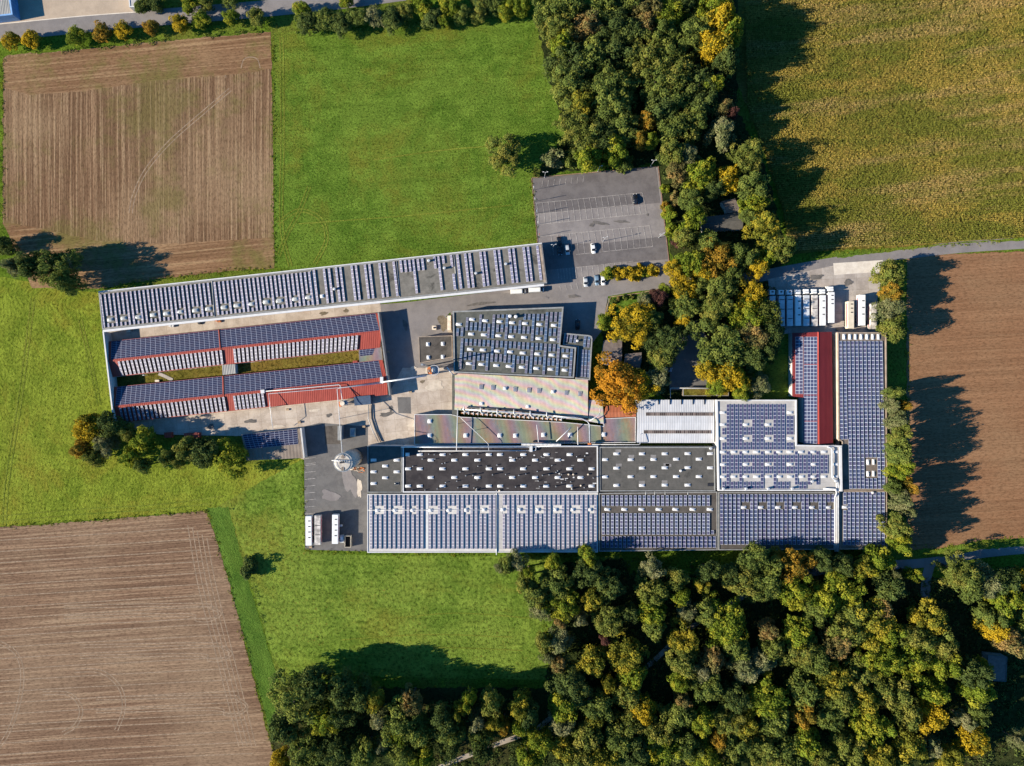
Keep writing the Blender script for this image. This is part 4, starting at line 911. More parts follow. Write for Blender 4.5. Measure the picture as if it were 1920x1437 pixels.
pipe('long white pipe from the red roof across the yard to the silo top', PX(y6, [(1315, 283, 6.8), (945, 325, 6.8), (920, 335, 6.8), (932, 480, 8), (945, 660, 11), (962, 850, 18), (965, 905, 20.6)]), .17, TRIMW, [pst(y6, 940, 600, 0, 10)])
pipe('thick grey duct bridging the shaded yard to the ringed filter tower', PX(y6, [(1320, 273, 6.6), (1500, 248, 7.2), (1725, 213, 9.0)]), .42, STEEL, [])
bm = bmesh.new(); box(bm, W(*y6(1325, 255), 5.2), (1.3, 2.8, 1.6)); tag(obj('pipe_box', bm, TRIMW), 'tall white box where the duct leaves the red roof', 'box')
pipe('pair of low pipes crossing the concrete yard to the black hall', PX(y6, [(1203, 475, .9), (1200, 600, .9), (1235, 700, .9), (1290, 810, .9)]), .22, STEELD, [])
pipe('low black tube standing in for the shadow stripe beside the paired yard pipes', PX(y6, [(1225, 475, .7), (1230, 600, .7), (1262, 700, .7), (1312, 810, .7)]), .2, DARK, [])  # black tube laid where the low pipes throw their shadow stripe
# ringed filter tower
pc = W(812, 697, 0)
pc = Vector((W(808, 695, 10).x, W(808, 695, 10).y, 0))
FT = thing('filter_tower', 'tall orange and white dust filter tower with round railing, between brown block and pastel workshop', 'filter', pc)
def loc(bm_name, fn, m, smooth=False):
    bm = bmesh.new(); fn(bm); bmesh.ops.translate(bm, verts=bm.verts[:], vec=pc); return obj(bm_name, bm, m, FT)
loc('tank', lambda b: (cyl(b, (0.6, 0.2, 4), 1.7, 7, 20), cyl(b, (0.6, .2, 11), 1.7, 1.0, 20, 0, .7), cyl(b, (.6, .2, 2.2), .5, 1.8, 16, 0, 1.7)), STEEL)
for a in range(4):
    loc('leg', lambda b: tube(b, [(.6 + 1.7 * math.cos(a * math.pi / 2 + .7), .2 + 1.7 * math.sin(a * math.pi / 2 + .7), 0), (.6 + 1.6 * math.cos(a * math.pi / 2 + .7), .2 + 1.6 * math.sin(a * math.pi / 2 + .7), 5)], .12, 6), STEELD)
ring = [(1.5 + 2.1 * math.cos(k * math.pi / 12), .1 + 2.1 * math.sin(k * math.pi / 12)) for k in range(25)]
loc('railing', lambda b: [tube(b, [(x, y, zq) for x, y in ring], .09, 6, cap=False) for zq in (11.2, 12.2)] + [tube(b, [(x, y, 11.2), (x, y, 12.2)], .05, 5) for x, y in ring[::3]], TRIMW)
loc('platform', lambda b: (box(b, (1.3, 0.1, 10.9), (3.6, 3.4, .15)),), STEELD)
loc('fan_housing', lambda b: (box(b, (-.4, -.2, 11.1), (1.5, 2.4, 1.0), .1), cyl(b, (-.4, .9, 11.5), .6, .9, 12), box(b, (.2, -1.2, 11.1), (1.0, .8, 1.5))), ORANGE)
loc('valve', lambda b: [box(b, (-.9 + .6 * k, .3 * (k % 2) - .4, 11.3), (.35, 1.8, .8)) for k in range(4)], CREAM)
def stair(b):      # one folded flight: treads and risers in a continuous strip
    pv = None
    for k in range(11):
        for y, z in ((1.4 - .25 * k, .6 + .9 * k), (1.15 - .25 * k, .6 + .9 * k)):
            v = (b.verts.new((-3.3 + .1 * k, y, z)), b.verts.new((-1.8 + .1 * k, y, z)))
            if pv: b.faces.new([pv[0], pv[1], v[1], v[0]])
            pv = v
loc('stair', stair, CREAM)
loc('chimney', lambda b: (tube(b, [(-2.3, 2.2, 0), (-2.3, 2.2, 21)], .28, 10), cyl(b, (-2.3, 2.2, 21), .5, .35, 10)), STEELD)
pipe('slanting white pipe joining the filter tower to the pastel workshop', PX(y7, [(375, 140, 8), (400, 175, 7), (432, 208, 5.5)]), .3, TRIMW)
# small cyclone by the red shed
pc = W(645, 757, 0)
FT = thing('cyclone_separator', 'cream and orange cyclone with grey fans standing below the red shed', 'separator', pc)
loc('cone', lambda b: (cyl(b, (.6, .2, 3), 1.0, 3, 16), cyl(b, (.6, .2, 1), .3, 2, 16, 0, 1.0)), CREAM)
loc('fan', lambda b: (cyl(b, (1.5, 1.0, 4.2), .8, .8, 14), box(b, (2.1, .2, 4.0), (1.8, .6, .7), .5)), STEELD)
loc('motor', lambda b: (box(b, (-.8, .1, 3.8), (1.2, 1.6, 1.0)), box(b, (-.6, -.9, 3.4), (.9, .6, .9))), ORANGE)
loc('bracket', lambda b: [tube(b, [(.5, 0, 5), (3.0, 1.5 * s_, 4.6)], .1, 6) for s_ in (-.3, .3, .9)], TRIMW)
for x, y in ((-.6, -.7), (1.4, -.7), (1.4, 1.2), (-.6, 1.2)): loc('leg', lambda b: tube(b, [(x, y, 0), (x, y, 4)], .1, 6), STEELD)
bm = bmesh.new(); box(bm, W(*y6(1165, 435), 0), (7.0, 3.8, 4.2), R(5)); tag(obj('cyclone_shadow_box', bm, plain('shadow_blue_grey', (.05, .08, .13), .5)), 'dark blue box standing in for the cast shadow right of the cyclone', 'shadow')  # dark box shaped after the shadow that the cyclone casts
# silo
pc = W(663.6, 857.8, 0); hS = 19.6; rS = 3.75
FT = thing('silo', 'tall round pale concrete silo with two hatches, beside the black hall', 'silo', pc)
loc('shaft', lambda b: (cyl(b, (0, 0, 0), rS, hS, 40),), SILOC)
loc('rim', lambda b: [cyl(b, (0, 0, hS), rS + .1, .35, 40)], STEELD)
loc('lid', lambda b: [cyl(b, (0, 0, hS + .35), rS - .25, .25, 40, 0, rS - .8)], SILOC)
for x, y in ((0.0, 2.3), (-.1, -2.5)): loc('hatch', lambda b: [cyl(b, (x, y, hS + .4), .75, .35, 18)], BRRIB)
loc('railing', lambda b: [tube(b, [((rS - .1) * math.cos(k * math.pi / 14), (rS - .1) * math.sin(k * math.pi / 14), hS + 1.3) for k in range(29)], .05, 5, cap=False)] + [tube(b, [((rS - .1) * math.cos(k * math.pi / 7), (rS - .1) * math.sin(k * math.pi / 7), hS + .3), ((rS - .1) * math.cos(k * math.pi / 7), (rS - .1) * math.sin(k * math.pi / 7), hS + 1.3)], .04, 5) for k in range(14)], STEELD)
loc('gantry', lambda b: [tube(b, [(-4.4, .9, hS + 1.2), (3.4, .5 * s_ + .3, hS + 1.0)], .14, 6) for s_ in (-1.2, 1.0)] + [tube(b, [(-3.6 + k * .9, .85 - .12 * k, hS + 1.2), (-3.6 + k * .9, .85 + .02 * k, hS + 1.25)], .1, 5) for k in range(8)], TRIMW)
loc('drive', lambda b: (box(b, (-.2, .1, hS + .6), (2.0, .7, .7), .15), box(b, (-2.2, .7, hS + .6), (1.3, .5, .5), .1)), DARK)
loc('ladder', lambda b: [tube(b, [(3.85, s_, 0), (3.85, s_, hS + 1)], .05, 5) for s_ in (-.25, .25)] + [tube(b, [(3.85, -.25, z_ * .8), (3.85, .25, z_ * .8)], .03, 5) for z_ in range(1, 25)], STEEL)
def stack(name, label, px, n, m, seed, sz):
    r_ = random.Random(seed); bm = bmesh.new(); c = W(*px)
    for k in range(n):
        box(bm, (c.x + r_.uniform(-sz[0], sz[0]), c.y + r_.uniform(-sz[1], sz[1]), r_.choice((0, 0, .25))), (r_.uniform(.8, 2.2), r_.uniform(.15, .5), .25), r_.uniform(-.4, .4), k % len(m))
    return tag(obj(name, bm, m), label, 'scrap')
stack('timber_pile', 'untidy pile of orange and pale timber at the foot of the silo', y6(1105, 1062), 26, [CREAM, ORANGE, TRIMB], 3, (2.8, 1.0))
bm = bmesh.new(); p = W(*y6(1065, 722)); box(bm, p, (2.2, 3.6, 1.3), 0, 0, 1, .05); box(bm, (p.x, p.y, 1.3), (1.5, 2.6, .5), 0, 1); tag(obj('utility_box', bm, [CREAM, STEELD]), 'cream utility box in the shade between pipe and concrete yard', 'box')
bm = bmesh.new(); p = W(*y6(966, 722)); box(bm, p, (1.5, 6.0, 4.6), 0, 0); box(bm, (p.x, p.y, 4.6), (1.7, 6.2, .15), 0, 1); tag(obj('utility_box', bm, [STEELD, TRIMG]), 'tall grey utility cabinet beside the long white pipe', 'cabinet')
# ducts along the black hall and over the banded workshop
pipe('longest white pipe lying along the upper edge of the black hall', PX(y7, [(-40, 857, 7.6), (600, 856, 7.6), (1180, 856, 7.6), (1180, 852, 7.6), (1740, 840, 7.6)]), .24, STEEL, [pst(y7, x, 856, 6.5, 7.6) for x in (200, 700, 1200)])
pipe('second white pipe just below the longest one on the black hall', PX(y7, [(115, 891, 7.4), (700, 890, 7.4), (1120, 888, 7.4)]), .2, TRIMW, [pst(y7, x, 890, 6.5, 7.4) for x in (250, 650, 1000)])
pipe('upright white pipe crossing the banded workshop at its left part', PX(y7, [(470, 505, 7.6), (465, 700, 7.6), (460, 885, 7.4)]), .22, TRIMW, [pst(y7, 466, 650, 4.4, 7.6)])
pipe('thin slanting pipe across the banded workshop', PX(y7, [(497, 592, 7.2), (620, 708, 7.2), (745, 828, 7.2), (750, 888, 7.4)]), .12, TRIMW, [pst(y7, 620, 708, 4.4, 7.2)])
pipe('short leaning pipe, first of four on the banded workshop roof', PX(y7, [(1180, 655, 7.2), (1188, 730, 7.2), (1196, 812, 7.2)]), .2, TRIMW)
pipe('steeply slanting pipe, second of four on the banded workshop roof', PX(y7, [(1355, 805, 7.2), (1430, 735, 7.2), (1490, 677, 7.2)]), .24, TRIMW)
pipe('straight pipe, third of four on the banded workshop roof', PX(y7, [(1548, 672, 7.0), (1550, 838, 7.0)]), .22, TRIMW)
pipe('bent main pipe, fourth of four, rising from the orange box', PX(y7, [(1656, 822, 7.2), (1652, 650, 7.2), (1635, 625, 7.2), (1585, 600, 7.2), (1495, 590, 7.2), (1330, 575, 7.0)]), .27, STEEL)
pipe('curved pipe with funnel at the right corner of the pastel workshop', PX(y7, [(1655, 620, 7.0), (1730, 575, 7.0), (1750, 540, 6.8), (1745, 498, 6.2)]), .2, STEEL)
bm = bmesh.new(); box(bm, W(*y7(1652, 830), 6.2), (1.3, 1.3, 1.3), 0); tag(obj('pipe_box', bm, ORANGE), 'orange square box at the foot of the bent main pipe', 'box')
pipe('thin pipe bending round the corner of the white ribbed hall', PX(y8, [(340, 818, 7.2), (840, 820, 7.2), (852, 810, 7.2), (853, 715, 7.0), (880, 708, 6.4)]), .16, TRIMW, [pst(y8, 600, 819, 6.2, 7.2)])
bm = bmesh.new(); a = W(*y7(1045, 832), 7.3); b = W(*y7(1400, 836), 7.3)
pts = [a + (b - a) * (k / 30) for k in range(31)]
for k in range(30): tube(bm, [pts[k], pts[k + 1]], .5, 10, 0, .42)
tag(obj('bellows_duct', bm, TRIMW), 'fat corrugated white duct lying between black hall and banded workshop', 'duct')
bm = bmesh.new(); p = W(*y7(1128, 870), 6.6); box(bm, p, (1.2, 2.4, 1.6)); tube(bm, PX(y7, [(1140, 888, 7.5), (1172, 884, 7.5), (1174, 850, 7.5)]), .2, 8); tag(obj('duct_elbow', bm, TRIMW), 'white box with bent duct below the corrugated duct', 'duct')
# extraction line on the pastel workshop's lower edge
e0, e1 = W(*y7(500, 548), 6.0), W(*y7(1415, 612), 6.0); de = e1 - e0; an = math.atan2(de.y, de.x)
XT = thing('extraction_line', 'long rusty extraction channel with many white stub pipes along the pastel workshop', 'extraction plant', (e0.x, e0.y, 0))
bm = bmesh.new(); m_ = (e0 + e1) / 2; box(bm, (m_.x, m_.y, 4.7), (de.length, .7, .8), an); obj('channel', bm, plain('rusty_paint', (.40, .20, .10), .8, var=.25, scale=1.2), XT)
bm = bmesh.new(); tube(bm, PX(y7, [(500, 515, 6.6), (860, 538, 6.6), (1270, 568, 6.6), (1420, 592, 6.4), (1500, 585, 6.2), (1620, 610, 6.2)]), .3, 10); obj('manifold', bm, STEEL, XT)
bm = bmesh.new(); tube(bm, PX(y7, [(560, 500, 5.9), (1000, 525, 5.9), (1420, 580, 5.9), (1640, 605, 6.0)]), .42, 10); obj('manifold', bm, DARK, XT)
for x, y in ((525, 490), (675, 500), (825, 512), (975, 518), (1122, 530), (1270, 542)):
    bm = bmesh.new(); tube(bm, PX(y7, [(x, y, 6.9), (x, y + 35, 7.0), (x + 8, y + 48, 7.0), (x + 40, y + 50, 6.6)]), .23, 8); obj('drop_pipe', bm, TRIMW, XT)
for k in range(22):
    p = e0 + de * ((k + .5) / 22); bm = bmesh.new(); box(bm, (p.x, p.y + .15, 5.5), (.9, .35, .5), an); box(bm, (p.x + .3, p.y + .1, 5.5), (.25, 1.3, .4), an); obj('stub_pipe', bm, TRIMW, XT)
# big ducts on the L-shaped hall
pipe('white bent duct, leftmost of three running down the L-shaped hall', PX(w4, [(380, 100, 8.4), (415, 105, 8.4), (426, 125, 8.4), (426, 395, 8.4), (440, 418, 8.4), (480, 432, 8.4), (488, 460, 8.2), (489, 560, 6.7), (490, 1140, 6.5)]), .38, STEEL)
pipe('white duct, middle of three running down past the solar roofs', PX(w4, [(470, 450, 8.2), (474, 580, 6.7), (474, 1142, 6.5)]), .36, TRIMW)
pipe('white hooked duct, from the lower edge of the L-shaped hall down to the trees', PX(w4, [(340, 515, 8.2), (440, 516, 8.2), (464, 522, 8.2), (470, 560, 8.2), (456, 600, 6.8), (457, 1140, 6.5)]), .36, TRIMW)
bm = bmesh.new(); a = W(*w4(505, 100), 7.9); b = W(*w4(518, 540), 7.9)
box(bm, ((a.x + b.x) / 2, (a.y + b.y) / 2, 7.75), (1.0, abs(a.y - b.y), .5), R(1)); obj('duct_cover', bm, TRIMW, K)

# ------------------------------------------------------------------ lamps, flags
def lamp_parts(t, h=7.5, arms=2):
    bm = bmesh.new(); tube(bm, [(0, 0, 0), (0, 0, h)], .11, 8, 0, .06); cyl(bm, (0, 0, 0), .18, .5, 8); obj('pole', bm, STEEL, t)
    for s_ in ((-1, 1) if arms == 2 else (1,)):
        bm = bmesh.new(); tube(bm, [(0, 0, h - .1), (.35 * s_, .1, h + .15), (.6 * s_, .15, h + .15)], .05, 6); ar = obj('arm', bm, STEEL, t)
        bm = bmesh.new(); box(bm, (.85 * s_, .2, h + .08), (.6, .26, .14), 0, 0, .85); obj('lamp_head', bm, TRIMW, ar)
L0 = None
for lbl, px, h, rz in (('leftmost lamp post along the upper kerb of the car park', (1021, 333.2), 7.5, 0), ('middle lamp post along the upper kerb of the car park', (1121, 322), 7.5, 0),
                       ('rightmost lamp post along the upper kerb of the car park', (1220, 311.5), 7.5, 0), ('two-armed lamp post standing amid the parking bays', (1131, 452.5), 7.8, .2),
                       ('lamp post near the right kerb of the car park', (1235, 446), 7.5, .3), ('lamp post in the shade at the end of the long hall', (1036.5, 466), 6.5, .1)):
    if L0 is None:
        t = thing('lamp_post', lbl, 'lamp post', (0, 0, 0), 0, 'lamp posts of the car park'); lamp_parts(t); L0 = t; t.location = W(*px); t.rotation_euler = (0, 0, rz)
    else:
        t = dup(L0, None, W(*px), rz); t['label'] = lbl
FC = [plain('flag_white', (.7, .7, .7), .8), plain('flag_blue', (.12, .25, .5), .8), plain('flag_red', (.6, .12, .08), .8)]
for k, (px, lbl) in enumerate((((999.6, 357), 'topmost of five flagpoles along the left kerb of the car park'), ((1001.6, 378.5), 'second flagpole from the top on the left kerb of the car park'), ((1004.8, 401), 'middle flagpole with blue cloth on the left kerb of the car park'),
                    ((1007.3, 421.5), 'fourth flagpole from the top on the left kerb of the car park'), ((1009.6, 444), 'lowest flagpole on the left kerb, nearest the long hall'))):
    t = thing('flagpole', lbl, 'flagpole', W(*px), 0, 'flagpoles beside the car park')
    o_ = Vector(t.location); bm = bmesh.new(); tube(bm, [o_, o_ + Vector((0, 0, 7.2))], .07, 6, 0, .04); obj('pole', bm, TRIMW, t)
    bm = bmesh.new()
    rr = []
    for i in range(7):
        z_ = 3.6 + i * .58; wv = .5 * (1 - .09 * abs(i - 2)); rr.append([bm.verts.new(o_ + Vector((.06 + wv * u * .7, .12 * math.sin(u * 7 + i * .6), z_ - .25 * u))) for u in (0, .25, .5, .75, 1)])
    for a_, b_ in zip(rr, rr[1:]):
        for i in range(4): bm.faces.new([a_[i], a_[i + 1], b_[i + 1], b_[i]])
    obj('flag', bm, FC[1] if k == 2 else FC[2] if k == 4 else FC[0], t)

# ------------------------------------------------------------------ vehicles
def paint(name, c): return plain(name, c, 0.22, 0.6, 0.0, var=0.02)
CW, CB, CS, CBL = paint('white_paint', (.72, .72, .70)), paint('black_paint', (.012, .014, .02)), paint('silver_paint', (.45, .47, .48)), paint('blue_grey_paint', (.16, .24, .32))
LAMPM = plain('headlamp_glass', (.7, .72, .75), .1, .6, var=.02); TAIL = plain('tail_lamp', (.4, .02, .02), .3, .5, var=.02)
def rings(bm, secs, mi=0, cap=True):
    R_ = []
    for x, hw, z0, z1 in secs:
        e = (z1 - z0) * .22
        R_.append([bm.verts.new(v) for v in ((x, -hw, z0 + e), (x, -hw, z1 - e), (x, -hw * .86, z1), (x, hw * .86, z1), (x, hw, z1 - e), (x, hw, z0 + e), (x, hw * .9, z0), (x, -hw * .9, z0))])
    for a, b in zip(R_, R_[1:]):
        for k in range(8): bm.faces.new([a[k], a[(k + 1) % 8], b[(k + 1) % 8], b[k]]).material_index = mi
    if cap: bm.faces.new(R_[0]).material_index = mi; bm.faces.new(R_[-1][::-1]).material_index = mi
def wheels(t, xs, hw, r, wd=.22):
    for x in xs:
        for s_ in (-1, 1):
            bm = bmesh.new(); tube(bm, [(x, s_ * hw - wd / 2, r), (x, s_ * hw + wd / 2, r)], r, 14, 0); wh = obj('wheel', bm, BLACK, t)
            bm = bmesh.new(); tube(bm, [(x, s_ * hw - wd / 2 - .01, r), (x, s_ * hw + wd / 2 + .01, r)], r * .55, 10); obj('rim', bm, STEELD, wh)
def car(label, px, ang, m, L=4.5, Wd=1.82, H=1.48, group=None, z=0, suv=0.0):
    t = thing('parked_car', label, 'car', (0, 0, 0), 0, group); h = Wd / 2; l = L / 2
    bm = bmesh.new(); rings(bm, [(-l, h * .8, .4, .85), (-l * .93, h * .95, .3, .98), (-l * .5, h, .25, 1.0), (l * .35, h, .25, .95), (l * .75, h * .97, .28, .86), (l * .95, h * .85, .35, .72), (l, h * .7, .42, .62)]); obj('body', bm, m, t, True)
    bm = bmesh.new(); rings(bm, [(-l * (.9 + .05 * suv), h * .72, .9, 1.0), (-l * (.62 + .2 * suv), h * .80, .9, H - .03), (l * .1, h * .82, .9, H - .02), (l * .52, h * .86, .88, .98)]); obj('window', bm, GLASS, t, True)
    bm = bmesh.new(); rings(bm, [(-l * (.62 + .2 * suv), h * .76, H - .06, H), (-l * .2, h * .80, H - .06, H + .03), (l * .1, h * .77, H - .06, H)]); obj('roof', bm, m, t, True)
    wheels(t, (-l * .6, l * .62), h * .93, .33)
    for s_ in (-1, 1):
        bm = bmesh.new(); box(bm, (l * .90, s_ * h * .66, .6), (.3, .35, .16), -.3 * s_); obj('headlight', bm, LAMPM, t)
        bm = bmesh.new(); box(bm, (-l * .965, s_ * h * .68, .7), (.12, .35, .18)); obj('tail_light', bm, TAIL, t)
        bm = bmesh.new(); box(bm, (l * .32, s_ * (h + .1), .95), (.15, .2, .14)); obj('mirror', bm, m, t)
    t.location = W(*px, z + .1); t.rotation_euler = (0, 0, R(ang)); return t
G1 = 'cars parked on the works site'
car('black car alone in a bay of the upper car park', zz(1345, 475), 94, CB, 4.6, group=G1, suv=.6)
car('white car parked below the two-armed lamp post', zz(843, 1065), -83, CW, group=G1)
car('dark car in the hall shadow, nearest the flagpoles', zz(437, 985), -82, CB, 4.4, group=G1, suv=.8)
car('dark car in the hall shadow, below another dark one', zz(443, 1085), -84, CB, 4.4, group=G1)
car('grey car half in the hall shadow', zz(533, 1080), -83, CS, 4.4, group=G1, suv=1)
car('silver car parked by the drive, alone in its bay', z8(1522, 523), -87, CS, 4.4, group=G1)
car('dark blue car parked tight beside a white one by the drive', z8(1623, 507), -86, CBL, 4.6, group=G1, suv=.8)
car('white car parked against the golden shrubs by the drive', z8(1678, 507), -85, CW, 4.6, group=G1)
car('dark car in deep shade right of the stepped hall', z8(1450, 905), 88, CB, 4.5, group=G1)
car('blue-grey car under the trees near the shelters', z6(0, 0) if False else (1250, 692), -12, CBL, 4.5, group=G1)
def van(label, px, ang):
    t = thing('van', label, 'van', (0, 0, 0), 0, 'white vans on the drive'); L, h = 6.6, 1.0; l = L / 2
    bm = bmesh.new(); rings(bm, [(-l, h * .95, .45, 2.5), (-l * .97, h, .35, 2.62), (l * .45, h, .35, 2.62), (l * .55, h * .97, .35, 2.5)]); obj('body', bm, CW, t)
    bm = bmesh.new(); rings(bm, [(l * .55, h * .98, .35, 1.35), (l * .86, h * .93, .38, 1.15), (l * .98, h * .82, .42, .95)]); obj('bonnet', bm, CW, t, True)
    bm = bmesh.new(); rings(bm, [(l * .54, h * .9, 1.3, 2.45), (l * .62, h * .9, 1.3, 2.3), (l * .84, h * .86, 1.1, 1.2)]); obj('windscreen', bm, GLASS, t)
    wheels(t, (-l * .55, l * .68), .9, .36)
    for s_ in (-1, 1):
        bm = bmesh.new(); box(bm, (l * .92, s_ * h * .65, .75), (.25, .3, .25)); obj('headlight', bm, LAMPM, t)
        bm = bmesh.new(); box(bm, (l * .5, s_ * (h + .14), 1.5), (.15, .25, .3)); obj('mirror', bm, DARK, t)
    t.location = W(*px, .1); t.rotation_euler = (0, 0, R(ang)); return t
van('longer white van parked by the long hall, left one of two', z8(918, 612), 3); van('white van parked in front of the other van', z8(1080, 597), 3)
TRW = plain('trailer_white', (.70, .70, .69), .45, .4, var=.05, scale=.6); TRC = plain('trailer_cream', (.62, .54, .42), .5, .4, var=.06, scale=.6); TRD = plain('trailer_grimy', (.50, .46, .42), .6, .3, var=.28, scale=.5)
TRG = plain('trailer_grey', (.52, .54, .56), .5, .4, var=.08, scale=.6); REDS = plain('red_band', (.5, .06, .10), .5, .4, var=.1)
def trailer_parts(t, L, Wd, top, m, vents, bars, z0=0):
    """origin at ground centre of trailer, front toward +Y"""
    hw = Wd / 2
    bm = bmesh.new(); box(bm, (0, 0, 1.15), (Wd, L, top - 1.15), 0, 0, 1, .06); obj('trailer_box', bm, m, t)
    for s_ in (-1, 1):
        bm = bmesh.new(); box(bm, (s_ * (hw + .012), 0, 2.0), (.02, L * .86, .7)); obj('side_band', bm, REDS, t)
    bm = bmesh.new(); box(bm, (0, -L * .02, .8), (Wd * .5, L * .94, .34)); box(bm, (0, -L / 2 + .1, .55), (Wd * .95, .2, .2)); obj('chassis', bm, DARK, t)
    for y in (-L * .36, -L * .27, -L * .18):
        for s_ in (-1, 1):
            bm = bmesh.new(); tube(bm, [(s_ * (hw - .4), y, .5), (s_ * (hw - .02), y, .5)], .5, 12); obj('wheel', bm, BLACK, t)
    for v in vents:
        bm = bmesh.new(); box(bm, (.35, v, top), (.95, .42, .07)); obj('roof_vent', bm, DARK, t)
    for v in bars:
        bm = bmesh.new(); box(bm, (0.05, v, top), (Wd * .82, .28, .07)); obj('roof_bar', bm, DARK, t)
def truck(label, cabc, tr_top, tr_bot, m, vents=(), bars=(), cabvent=True, group='trucks parked side by side in the upper right yard', roofdark=True):
    zt = 4.0; a = W(*x3(*tr_top), zt); b = W(*x3(*tr_bot), zt); c = W(*x3(*cabc), 3.4)
    cx, cy = (a.x + b.x) / 2, (a.y + b.y) / 2; L = a.y - b.y
    t = thing('truck', label, 'truck', (0, 0, 0), 0, group)
    f = lambda ys: [W(*x3(tr_top[0], y), zt).y - cy for y in ys]
    trailer_parts(t, L, 2.5, zt, m, f(vents), f(bars))
    dx, dy = c.x - cx, c.y - cy
    bm = bmesh.new(); box(bm, (dx, dy, .9), (2.45, 2.1, 2.5), 0, 0, .93, .12); box(bm, (dx, dy + 1.15, .5), (2.4, .4, 1.1), 0, 0, .95, .06); cb = obj('cab', bm, CW, t)
    bm = bmesh.new(); rings_ = box(bm, (dx, dy + 1.02, 2.0), (2.1, .12, 1.0), 0, 0, .95); obj('windscreen', bm, GLASS, cb)
    if cabvent: bm = bmesh.new(); box(bm, (dx + .1, dy + .2, 3.4), (.9, .6, .06)); obj('sunroof', bm, DARK, cb)
    else: bm = bmesh.new(); box(bm, (dx, dy - .5, 3.38), (2.2, .9, .65), 0, 0, .8); obj('wind_deflector', bm, CW, cb)
    bm = bmesh.new(); box(bm, (dx, dy - 1.5, .6), (1.0, 3.2, .5)); obj('frame', bm, DARK, t)
    for y in (dy + .5, dy - 2.4):
        for s_ in (-1, 1): bm = bmesh.new(); tube(bm, [(dx + s_ * .85, y, .5), (dx + s_ * 1.2, y, .5)], .5, 12); obj('wheel', bm, BLACK, t)
    for s_ in (-1, 1): bm = bmesh.new(); box(bm, (dx + s_ * 1.4, dy + .9, 2.0), (.3, .15, .7)); obj('mirror', bm, DARK, cb)
    t.location = (cx, cy, .1); return t
truck('first truck from the left, its trailer hidden under the golden trees', (288, 590), (290, 632), (292, 960), TRG)
truck('second truck from the left, grey trailer with three dark roof bars beside the trees', (387, 590), (393, 630), (396, 968), TRG, (), (672, 780, 880))
truck('third truck from the left, grey trailer roof split by three dark bars', (481, 590), (485, 630), (488, 968), TRG, (), (672, 778, 885))
truck('fourth truck from the left, white trailer with three small vents', (575, 586), (579, 622), (580, 965), TRW, (690, 768, 843), (), False)
truck('fifth truck from the left, grimy roof with three bars in the middle of the row', (667, 580), (671, 622), (672, 968), TRG, (), (665, 772, 880), False)
truck('sixth truck from the left, grimy patched trailer roof with three bars', (757, 580), (763, 622), (766, 968), TRD, (), (665, 772, 880), False)
truck('seventh truck from the left, white trailer with three evenly spaced vents', (850, 582), (854, 622), (857, 962), TRW, (687, 763, 838), (), False)
truck('rightmost truck of the row, parked forward with three vents bunched at the front', (943, 552), (951, 588), (955, 932), TRW, (625, 670, 717), (), False)
def trailer(label, f, x, y0, y1, m, vents, bars, g, ang=0):
    zt = 4.0; a = W(*f(x, y0), zt); b = W(*f(x, y1), zt); cx, cy = (a.x + b.x) / 2, (a.y + b.y) / 2
    t = thing('trailer', label, 'trailer', (0, 0, 0), 0, g)
    q = lambda ys: [W(*f(x, y), zt).y - cy for y in ys]
    trailer_parts(t, a.y - b.y, 2.5 if f is x3 else 2.5, zt, m, q(vents), q(bars))
    for s_ in (-1, 1): bm = bmesh.new(); box(bm, (s_ * .9, (a.y - b.y) * .3, 0), (.14, .14, 1.1)); obj('landing_leg', bm, STEELD, t)
    t.location = (cx, cy, .1); t.rotation_euler = (0, 0, R(ang)); return t
gR, gL = 'trailers beside the hedge in the upper right yard', 'trailers in the lower left asphalt lot'
trailer('cream trailer, leftmost of three by the hedge', x3, 1172, 690, 995, TRC, (722, 768, 815), (), gR); trailer('white trailer with three vents, middle of three by the hedge', x3, 1300, 617, 962, TRW, (685, 760, 835), (), gR); trailer('grimy trailer tucked under the hedge trees', x3, 1425, 718, 1000, TRD, (), (828, 920), gR)
trailer('white trailer with four vents at the left edge of the asphalt lot', w1, 205, 470, 762, TRW, (517, 572, 627, 682), (), gL, .5); trailer('dirty brownish trailer with two roof bars in the asphalt lot', w1, 294, 462, 755, TRD, (), (562, 655), gL); trailer('white trailer with four vents standing apart in the asphalt lot', w1, 469, 455, 745, TRW, (500, 555, 608, 663), (), gL, -.5)
def skip(label, px, sx, sy, h, m, mi):
    t = thing('skip', label, 'skip', W(*px)); c = W(*px)
    bm = bmesh.new()
    for dx, dy, ax, ay in ((-sx / 2, 0, .12, sy), (sx / 2, 0, .12, sy), (0, -sy / 2, sx, .12), (0, sy / 2, sx, .12)): box(bm, (c.x + dx * .97, c.y + dy * .98, .1), (ax, ay - (.24 if ax < ay else 0), h))
    box(bm, (c.x, c.y, .12), (sx - .3, sy - .3, .1), 0, 1); obj('bin', bm, [m, mi], t)
    bm = bmesh.new(); box(bm, (c.x, c.y, h * .55), (sx - .3, sy - .3, .05)); obj('load', bm, mi, t)
    return t
skip('open black-bottomed skip with white rim at the right of the asphalt lot', w1(608, 712), 2.5, 4.9, 2.4, TRC, BLACK)
bm = bmesh.new(); c = W(*w1(545, 690)); box(bm, c, (1.7, 3.4, 1.3), 0, 0, .95, .05); box(bm, (c.x, c.y + .3, 1.3), (1.4, 1.4, .5), 0, 1, .9); tag(obj('small_trailer', bm, [CS, CW]), 'small pale cart trailer between big trailer and skip', 'trailer')
bm = bmesh.new(); c = W(*w1(530, 560)); box(bm, c, (1.3, .9, 1.1), .1, 0, .9, .04); tag(obj('crate', bm, TRG), 'small grey crate in the shadow of the right trailer', 'crate')
